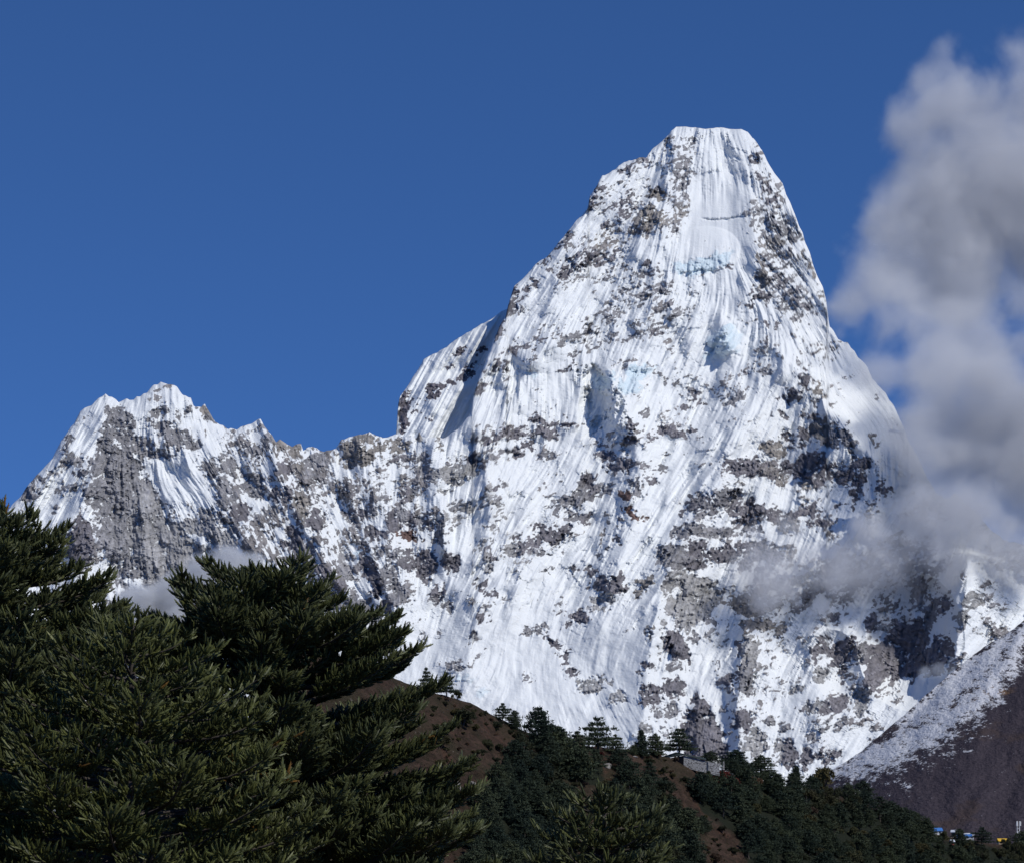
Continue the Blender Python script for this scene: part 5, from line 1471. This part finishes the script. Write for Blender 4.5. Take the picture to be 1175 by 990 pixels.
# shrubs scattered over the brown grass
SHRUBS = [(531,832,20,'scr','dark spreading shrub alone high on the brown slope'),(512,842,12,'scr',None),(505,858,16,'oli',None),(545,838,9,'oli',None),(560,858,12,'scr',None),(573,862,10,'oli',None),
 (593,848,11,'oli',None),(570,835,9,'scr',None),(540,880,12,'oli',None),(548,868,9,'scr',None),(604,872,13,'scr',None),(660,905,9,'oli',None),(650,880,12,'scr',None),(710,884,26,'con','dark bushy tree on the brown slope beside pale rocks'),
 (632,905,8,'oli',None),(697,905,12,'oli',None),(760,888,9,'scr',None),(772,893,7,'oli',None),(742,893,9,'oli',None),(725,900,12,'scr',None),(788,898,9,'scr',None),(745,878,9,'scr',None),
 (700,930,14,'scr',None),(806,955,20,'con','single dark pine on the brown gully right of the hillside wood'),(812,915,24,'con','bushy dark tree just below the right end of the stone hut'),(801,912,14,'scr',None),(668,935,10,'scr',None),(650,944,9,'oli',None),
 (835,908,12,'oli',None),(828,955,9,'oli',None),(842,980,10,'oli',None),(520,820,7,'oli',None),(556,820,6,'scr',None),(515,915,13,'scr',None),(505,880,10,'oli',None),
 (752,868,8,'red','red bush on the crest left of the stone hut'),(806,876,8,'red','dark red bush against the stone hut wall'),(796,872,7,'red','small dark red bush at the left corner of the hut wall'),(828,902,22,'red','large crimson bush on the slope below the green tank'),(690,868,7,'red','reddish bush at the foot of the layered spreading pine'),
 (660,858,17,'bar','pale leafless shrub on the crest against the snow'),(645,858,10,'bar','low leafless shrub on the crest beside the smaller dark tree'),
 (745,872,8,'bro',None),(775,874,7,'bro',None),(860,905,16,'bro',None),(930,935,12,'bro',None),(962,928,12,'bro',None),(700,880,6,'bro',None),(820,990,14,'bro',None)]
for i, (px, py, hp, mk, lab) in enumerate(SHRUBS):
    base = {'scr': 'green-grey low shrub dotted about the brown grass slope', 'oli': 'olive low shrub dotted about the brown grass slope', 'bro': 'brown bare shrub among the grass of the slope'}.get(mk, '')
    g = {'scr': 'green shrubs on the brown slope', 'oli': 'olive shrubs on the brown slope', 'bro': 'brown shrubs on the slope', 'red': 'red bushes near the hut', 'bar': 'leafless shrubs on the crest'}.get(mk)
    plant('broad' if mk == 'con' else 'dome', i % 3, mk, px, py, hp, lab or base, g, rng_f.uniform(0.9, 1.35), i + 3, cat='tree' if mk == 'con' else 'shrub')
# small tussocks and dwarf shrubs
rng_s = random.Random(9)
n_s = 0
while n_s < 170:
    px, py = rng_s.uniform(495, 850), rng_s.uniform(800, 990)
    if py < np.interp(px, HTX, HTY) + 4 or any(in_poly(q, px, py) for q in FOREST): continue
    if px > 780 and py < 880: continue
    mk = rng_s.choice(['scr', 'oli', 'oli', 'bro'])
    plant('dome', n_s % 3, mk, px, py, rng_s.uniform(2.5, 6.5), {'scr': 'tiny dark green bush in the brown hillside grass', 'oli': 'tiny olive bush in the brown hillside grass', 'bro': 'tiny brown bush in the hillside grass'}[mk],
          {'scr': 'tiny green bushes in the grass', 'oli': 'tiny olive bushes in the grass', 'bro': 'tiny brown bushes in the grass'}[mk], rng_s.uniform(0.9, 1.5), n_s, cat='bush')
    n_s += 1

# outcrops of pale rock on the brown slope
def rock_material():
    t = NT('pale_outcrop_rock')
    n = t.noise(0.9, 6, 0.65, t.coord())
    c = t.mix(t.rng(n, 0.35, 0.65), (0.12, 0.105, 0.095), (0.34, 0.315, 0.29))
    return t.bsdf(c, 0.9, 0.1, t.bump(n, 0.8, 0.3))


MAT_ROCK = rock_material()


def boulder(label, px, py, wpx, hpx, seed):
    x, y, z = hill_pt(px, py)
    r = random.Random(seed)
    bm = bmesh.new()
    bmesh.ops.create_icosphere(bm, subdivisions=4, radius=1.0)
    k = y / F
    n = [Vector((r.gauss(0, 1), r.gauss(0, 1), r.gauss(0, 1))).normalized() for _ in range(18)]
    dcut = [r.uniform(0.55, 0.9) for _ in n]
    for v in bm.verts:
        s = min([d / max(1e-3, v.co.normalized().dot(q)) for q, d in zip(n, dcut) if v.co.normalized().dot(q) > 0.05] + [1.0])
        v.co = v.co.normalized() * s * (1 + 0.05 * r.random())
        v.co.x *= wpx * k * 0.5; v.co.y *= wpx * k * 0.4; v.co.z *= hpx * k * 0.6
    me = bpy.data.meshes.new('rock_outcrop'); bm.to_mesh(me); bm.free()
    me.materials.append(MAT_ROCK)
    o = bpy.data.objects.new('rock_outcrop', me); col.objects.link(o)
    o.location = (x, y, z)
    tag(o, label, 'rock', 'rock outcrops on the brown slope')


boulder('grey streaked rock outcrop low on the left of the brown slope', 541, 901, 14, 13, 1)
boulder('tan rock face beside the grey streaked outcrop', 522, 902, 16, 11, 2)
boulder('pale rock ledge left of the dark bushy tree on the slope', 697, 880, 12, 9, 3)
boulder('whitish stone in the grass between the crest and the big dense tree', 588, 852, 6, 5, 4)
boulder('small pale rock below the dark bushy tree', 679, 893, 7, 4, 5)
boulder('flat pale stone high on the slope left of the red bush', 728, 868, 8, 3, 6)
# ---------------------------------------------------------------- stone hut on the crest, tank, posts, village
def stone_material():
    t = NT('dry_stone_wall')
    p = t.coord()
    v = t.n('ShaderNodeTexVoronoi'); v.inputs['Scale'].default_value = 2.2
    t.l(t.mapping(p, (1, 1, 1.9)), v.inputs['Vector'])
    n = t.noise(3.0, 4, 0.6, p)
    c = t.mix(t.rng(v.outputs['Color'], 0.0, 1.0), (0.28, 0.275, 0.27), (0.46, 0.45, 0.44))
    c = t.mix(t.rng(v.outputs['Distance'], 0.50, 0.72), c, (0.12, 0.115, 0.11))
    c = t.mix(t.rng(n, 0.6, 0.75), c, (0.20, 0.17, 0.14))
    return t.bsdf(c, 0.95, 0.05, t.bump(v.outputs['Distance'], -0.5, 0.08))


MAT_STONE = stone_material()
MAT_ROOF = plain('dark_sheet_roof', (0.035, 0.048, 0.045), 0.95, 0.25, 2.0)
MAT_TIMBER = plain('dark_timber', (0.05, 0.04, 0.035), 0.9, 0.2, 4.0)
MAT_TANK = plain('green_plastic', (0.02, 0.33, 0.22), 0.45, 0.1, 2.0, 0.4)
MAT_WHITE = plain('white_paint', (0.78, 0.77, 0.74), 0.6, 0.08, 3.0)
MAT_BLUE = plain('blue_sheet_roof', (0.06, 0.20, 0.52), 0.45, 0.12, 2.0, 0.4)
MAT_PALE = plain('pale_sheet_roof', (0.62, 0.64, 0.68), 0.4, 0.1, 2.0, 0.4)
MAT_YELLOW = plain('yellow_roof', (0.70, 0.42, 0.05), 0.6, 0.12, 2.0)
MAT_TAN = plain('tan_wall', (0.42, 0.33, 0.24), 0.8, 0.12, 2.0)
MAT_REDC = plain('red_cloth', (0.45, 0.04, 0.05), 0.7, 0.1, 3.0)
MAT_GLASS = plain('dark_window', (0.03, 0.035, 0.045), 0.2, 0.1, 2.0, 0.5)


def prism(pts_bottom, pts_top):
    n = len(pts_bottom)
    V = list(pts_bottom) + list(pts_top)
    faces = [[i, (i + 1) % n, n + (i + 1) % n, n + i] for i in range(n)] + [list(range(n))[::-1], list(range(n, 2 * n))]
    return V, faces


def poly_obj(name, chunks, mat, parent=None, bevel=0.0):
    me = bpy.data.meshes.new(name)
    V, Fc = [], []
    for v, f in chunks:
        b = len(V); V += [tuple(q) for q in v]; Fc += [[i + b for i in g] for g in f]
    me.from_pydata(V, [], Fc)
    bm = bmesh.new(); bm.from_mesh(me)
    bmesh.ops.recalc_face_normals(bm, faces=bm.faces)
    if bevel: bmesh.ops.bevel(bm, geom=list(bm.edges), offset=bevel, segments=2, affect='EDGES')
    bm.to_mesh(me); bm.free()
    me.materials.append(mat)
    o = bpy.data.objects.new(name, me); col.objects.link(o)
    if parent: o.parent = parent
    return o


def bx(x0, x1, y0, y1, z0, z1):
    b = [(x0, y0), (x1, y0), (x1, y1), (x0, y1)]
    return prism([(x, y, z0) for x, y in b], [(x, y, z1) for x, y in b])


def hut():
    # long low stone hut; local x runs along its front wall, y away from the viewer; the ground falls to the right
    x, y, z = hill_pt(784, 876)
    k = y / F                                   # metres per pixel here
    root = empty('stone_hut', (x, y - 2, z))
    tag(root, 'long low stone hut with dark sloping roof on the hill crest', 'hut')
    L = 41 * k; D = 7.0
    fall = lambda q: -9.5 * k * q               # ground and eaves step down along the front
    wl = []
    n = 8
    fb = [(L * i / n, 0.0, fall(i / n) - 1.2) for i in range(n + 1)]
    ft = [(L * i / n, 0.0, fall(i / n) + 9.0 * k) for i in range(n + 1)]
    T = 0.5
    for i in range(n):
        a0, a1, b0, b1 = fb[i], fb[i + 1], ft[i], ft[i + 1]
        sh = lambda p, d: (p[0], p[1] + d, p[2])
        wl.append(prism([a0, a1, sh(a1, T), sh(a0, T)], [b0, b1, sh(b1, T), sh(b0, T)]))
    wall = poly_obj('front_wall', wl, MAT_STONE, root)
    # gable end turned to the left, in shade
    g = 24 * k
    poly_obj('end_wall', [prism([(-g, 4.6, -1.2), (-0.02, 0.0, -1.2), (-0.02, 0.55, -1.2), (-g, 5.15, -1.2)], [(-g, 4.6, 5.6 * k), (-0.02, 0.0, 9.0 * k), (-0.02, 0.55, 9.0 * k), (-g, 5.15, 5.6 * k)])], MAT_TIMBER, root)
    # roof: two sheets meeting at the corner ridge
    e = 0.35
    roofs = [prism([(-0.2, -e, 9.3 * k), (L * 0.62, -e, 9.3 * k + fall(0.62)), (L * 0.66, D, 13.0 * k + fall(0.62)), (-7 * k, D, 14.0 * k)],
                   [(-0.2, -e, 9.3 * k + .18), (L * 0.62, -e, 9.3 * k + fall(0.62) + .18), (L * 0.66, D, 13.0 * k + fall(0.62) + .18), (-7 * k, D, 14.0 * k + .18)]),
             prism([(-0.24, -e, 9.2 * k), (-7.05 * k, D, 14.0 * k), (-27 * k, D, 7.5 * k), (-25.5 * k, 4.2, 5.9 * k)],
                   [(-0.24, -e, 9.2 * k + .18), (-7.05 * k, D, 14.0 * k + .18), (-27 * k, D, 7.5 * k + .18), (-25.5 * k, 4.2, 5.9 * k + .18)])]
    roof = poly_obj('roof', roofs, MAT_ROOF, root)
    dr = poly_obj('doorway', [bx(L * 0.64, L * 0.68, -0.05, 0.3, fall(0.66) - 1.0, fall(0.66) + 8.0 * k)], MAT_GLASS, root)
    x2 = L * 0.70
    poly_obj('side_wall', [bx(x2, x2 + 8 * k, 0.9, 3.4, fall(0.8) - 1.5, fall(0.8) + 7.2 * k)], MAT_STONE, root)
    return root


hut()


def lathe(prof, seg=20):
    V, Fc = [], []
    for r, z in prof:
        for k in range(seg):
            a = 2 * math.pi * k / seg
            V.append((r * math.cos(a), r * math.sin(a), z))
    for i in range(len(prof) - 1):
        for k in range(seg):
            k2 = (k + 1) % seg
            Fc.append([i * seg + k, i * seg + k2, (i + 1) * seg + k2, (i + 1) * seg + k])
    Fc.append(list(range(seg))[::-1]); Fc.append([(len(prof) - 1) * seg + k for k in range(seg)])
    return V, Fc


x, y, z = hill_pt(838.5, 884)
k = y / F
tank = empty('water_tank', (x, y - 3, z + 0.3))
tag(tank, 'bright green plastic water tank beside the stone hut', 'tank')
poly_obj('tank_body', [lathe([(1.9 * k, 0), (2.0 * k, 0.1), (2.0 * k, 0.9), (1.92 * k, 1.0), (2.0 * k, 1.1), (2.0 * k, 4.2 * k), (1.7 * k, 4.9 * k), (0.7 * k, 5.4 * k)])], MAT_TANK, tank)
poly_obj('lid', [lathe([(0.7 * k, 5.4 * k), (0.7 * k, 5.8 * k), (0.5 * k, 5.95 * k)])], MAT_TANK, tank)
POSTS = [(829.5, 882, 8, 1.6, 'pale stone gatepost left of the green tank'), (843.5, 885, 6, 1.3, 'narrow pale post just right of the green tank'), (848.5, 887, 7, 2.4, 'thick pale stone post, last in the row beyond the tank')]
for px, py, hp, wp, lab in POSTS:
    x, y, z = hill_pt(px, py); k = y / F
    w = wp * k / 2
    o = poly_obj('stone_post', [bx(-w, w, -w, w, -0.4, hp * k * 0.9), bx(-w * 1.15, w * 1.15, -w * 1.15, w * 1.15, hp * k * 0.9 + .003, hp * k)], MAT_STONE)
    o.location = (x, y - 3, z)
    tag(o, lab, 'post', 'stone posts by the green tank')


def village_house(name, label, px, py, wpx, hpx, rpx, wall_mat, roof_mat, kind='gable', y=None, yaw=0.0):
    x, y_, z = hill_pt(px, py) if y is None else at(px, py, y)
    k = y_ / F
    root = empty(name, (x, y_, z), yaw)
    tag(root, label, 'house', 'roofs of the village')
    w, h, r, d = wpx * k / 2, hpx * k, rpx * k, wpx * k * 0.35
    poly_obj('wall', [bx(-w, w, -d, d, -3.0, h)], wall_mat, root)
    e = 0.35
    if kind == 'gable':
        sec = [(-d - e, h - 0.2), (0, h + r), (d + e, h - 0.2), (d + e, h), (0, h + r + 0.25), (-d - e, h)]
    else:
        sec = [(-d - e, h - .1)] + [((-d - e) * math.cos(a), h - .1 + r * math.sin(a)) for a in np.linspace(0.2, math.pi - 0.2, 9)] + [(d + e, h - .1)]
    poly_obj('roof', [prism([(-w - e, a, b) for a, b in sec], [(w + e, a, b) for a, b in sec])], roof_mat, root)
    nw = max(2, int(w / 1.1))
    for i in range(nw):
        cx = -w + (i + 0.5) * 2 * w / nw
        f = poly_obj('window', [bx(cx - 0.42, cx + 0.42, -d - 0.06, -d + 0.02, h * 0.35, h * 0.8)], MAT_TIMBER, root)
        poly_obj('pane', [bx(cx - 0.32, cx + 0.32, -d - 0.075, -d - 0.05, h * 0.42, h * 0.75)], MAT_GLASS, f)
    return root


def crest_y(px):
    return float(np.interp(px, HYX, HYY)) + 1.5


village_house('village_house', 'small house with blue roof at the left end of the village', 1075, 957.5, 10, 5, 2.6, MAT_WHITE, MAT_BLUE, yaw=0.15, y=crest_y(1075))
village_house('village_house', 'tan-walled house squeezed between the two blue roofs', 1094.5, 961, 5, 7, 1.6, MAT_TAN, MAT_PALE, yaw=-0.3, y=crest_y(1094) + 4)
village_house('village_house', 'long house with curved blue and white roof in the village', 1106, 962.5, 16, 3.5, 2.8, MAT_WHITE, MAT_BLUE, kind='arch', yaw=-0.12, y=crest_y(1106) + 2)
village_house('village_house', 'house with pale sheet roof behind the curved blue roof', 1112, 962.5, 10, 3.6, 3.0, MAT_WHITE, MAT_PALE, kind='gable', yaw=-0.2, y=crest_y(1112) + 18)
village_house('village_house', 'house with golden yellow roof near the white mast', 1150, 968.5, 10, 4, 2.4, MAT_TAN, MAT_YELLOW, yaw=0.1, y=crest_y(1150))
village_house('village_house', 'red-walled shed low among trees under the tan house', 1092.5, 967, 3.6, 2.2, 1.2, MAT_REDC, MAT_PALE, yaw=0.4, y=float(hill_depth(1092.5, 967)) - 1.5)

# mast with white panels
x, y, z = at(1168.5, 971, crest_y(1168))
k = y / F * 0.95
mast = empty('mast', (x, y, z))
tag(mast, 'white lattice mast with four panels at the right edge', 'mast')
ch = [bx(sx * 0.5 - .07, sx * 0.5 + .07, sy * 0.5 - .07, sy * 0.5 + .07, -4, 31 * k) for sx in (-1, 1) for sy in (-1, 1)]
for i in range(9):
    zz = -2 + i * 1.35
    ch += [bx(-.42, .42, -.53, -.47, zz, zz + .1), bx(-.42, .42, .47, .53, zz, zz + .1)]
poly_obj('lattice', ch, MAT_WHITE, mast)
for dx, zz in ((-2.0, 25), (1.7, 25), (-1.5, 13), (1.7, 13)):
    poly_obj('panel', [bx(dx * k - 1.0 * k, dx * k + 1.0 * k, -1.15, -0.75, zz * k, (zz + 5.5) * k)], MAT_WHITE, mast, 0.05)
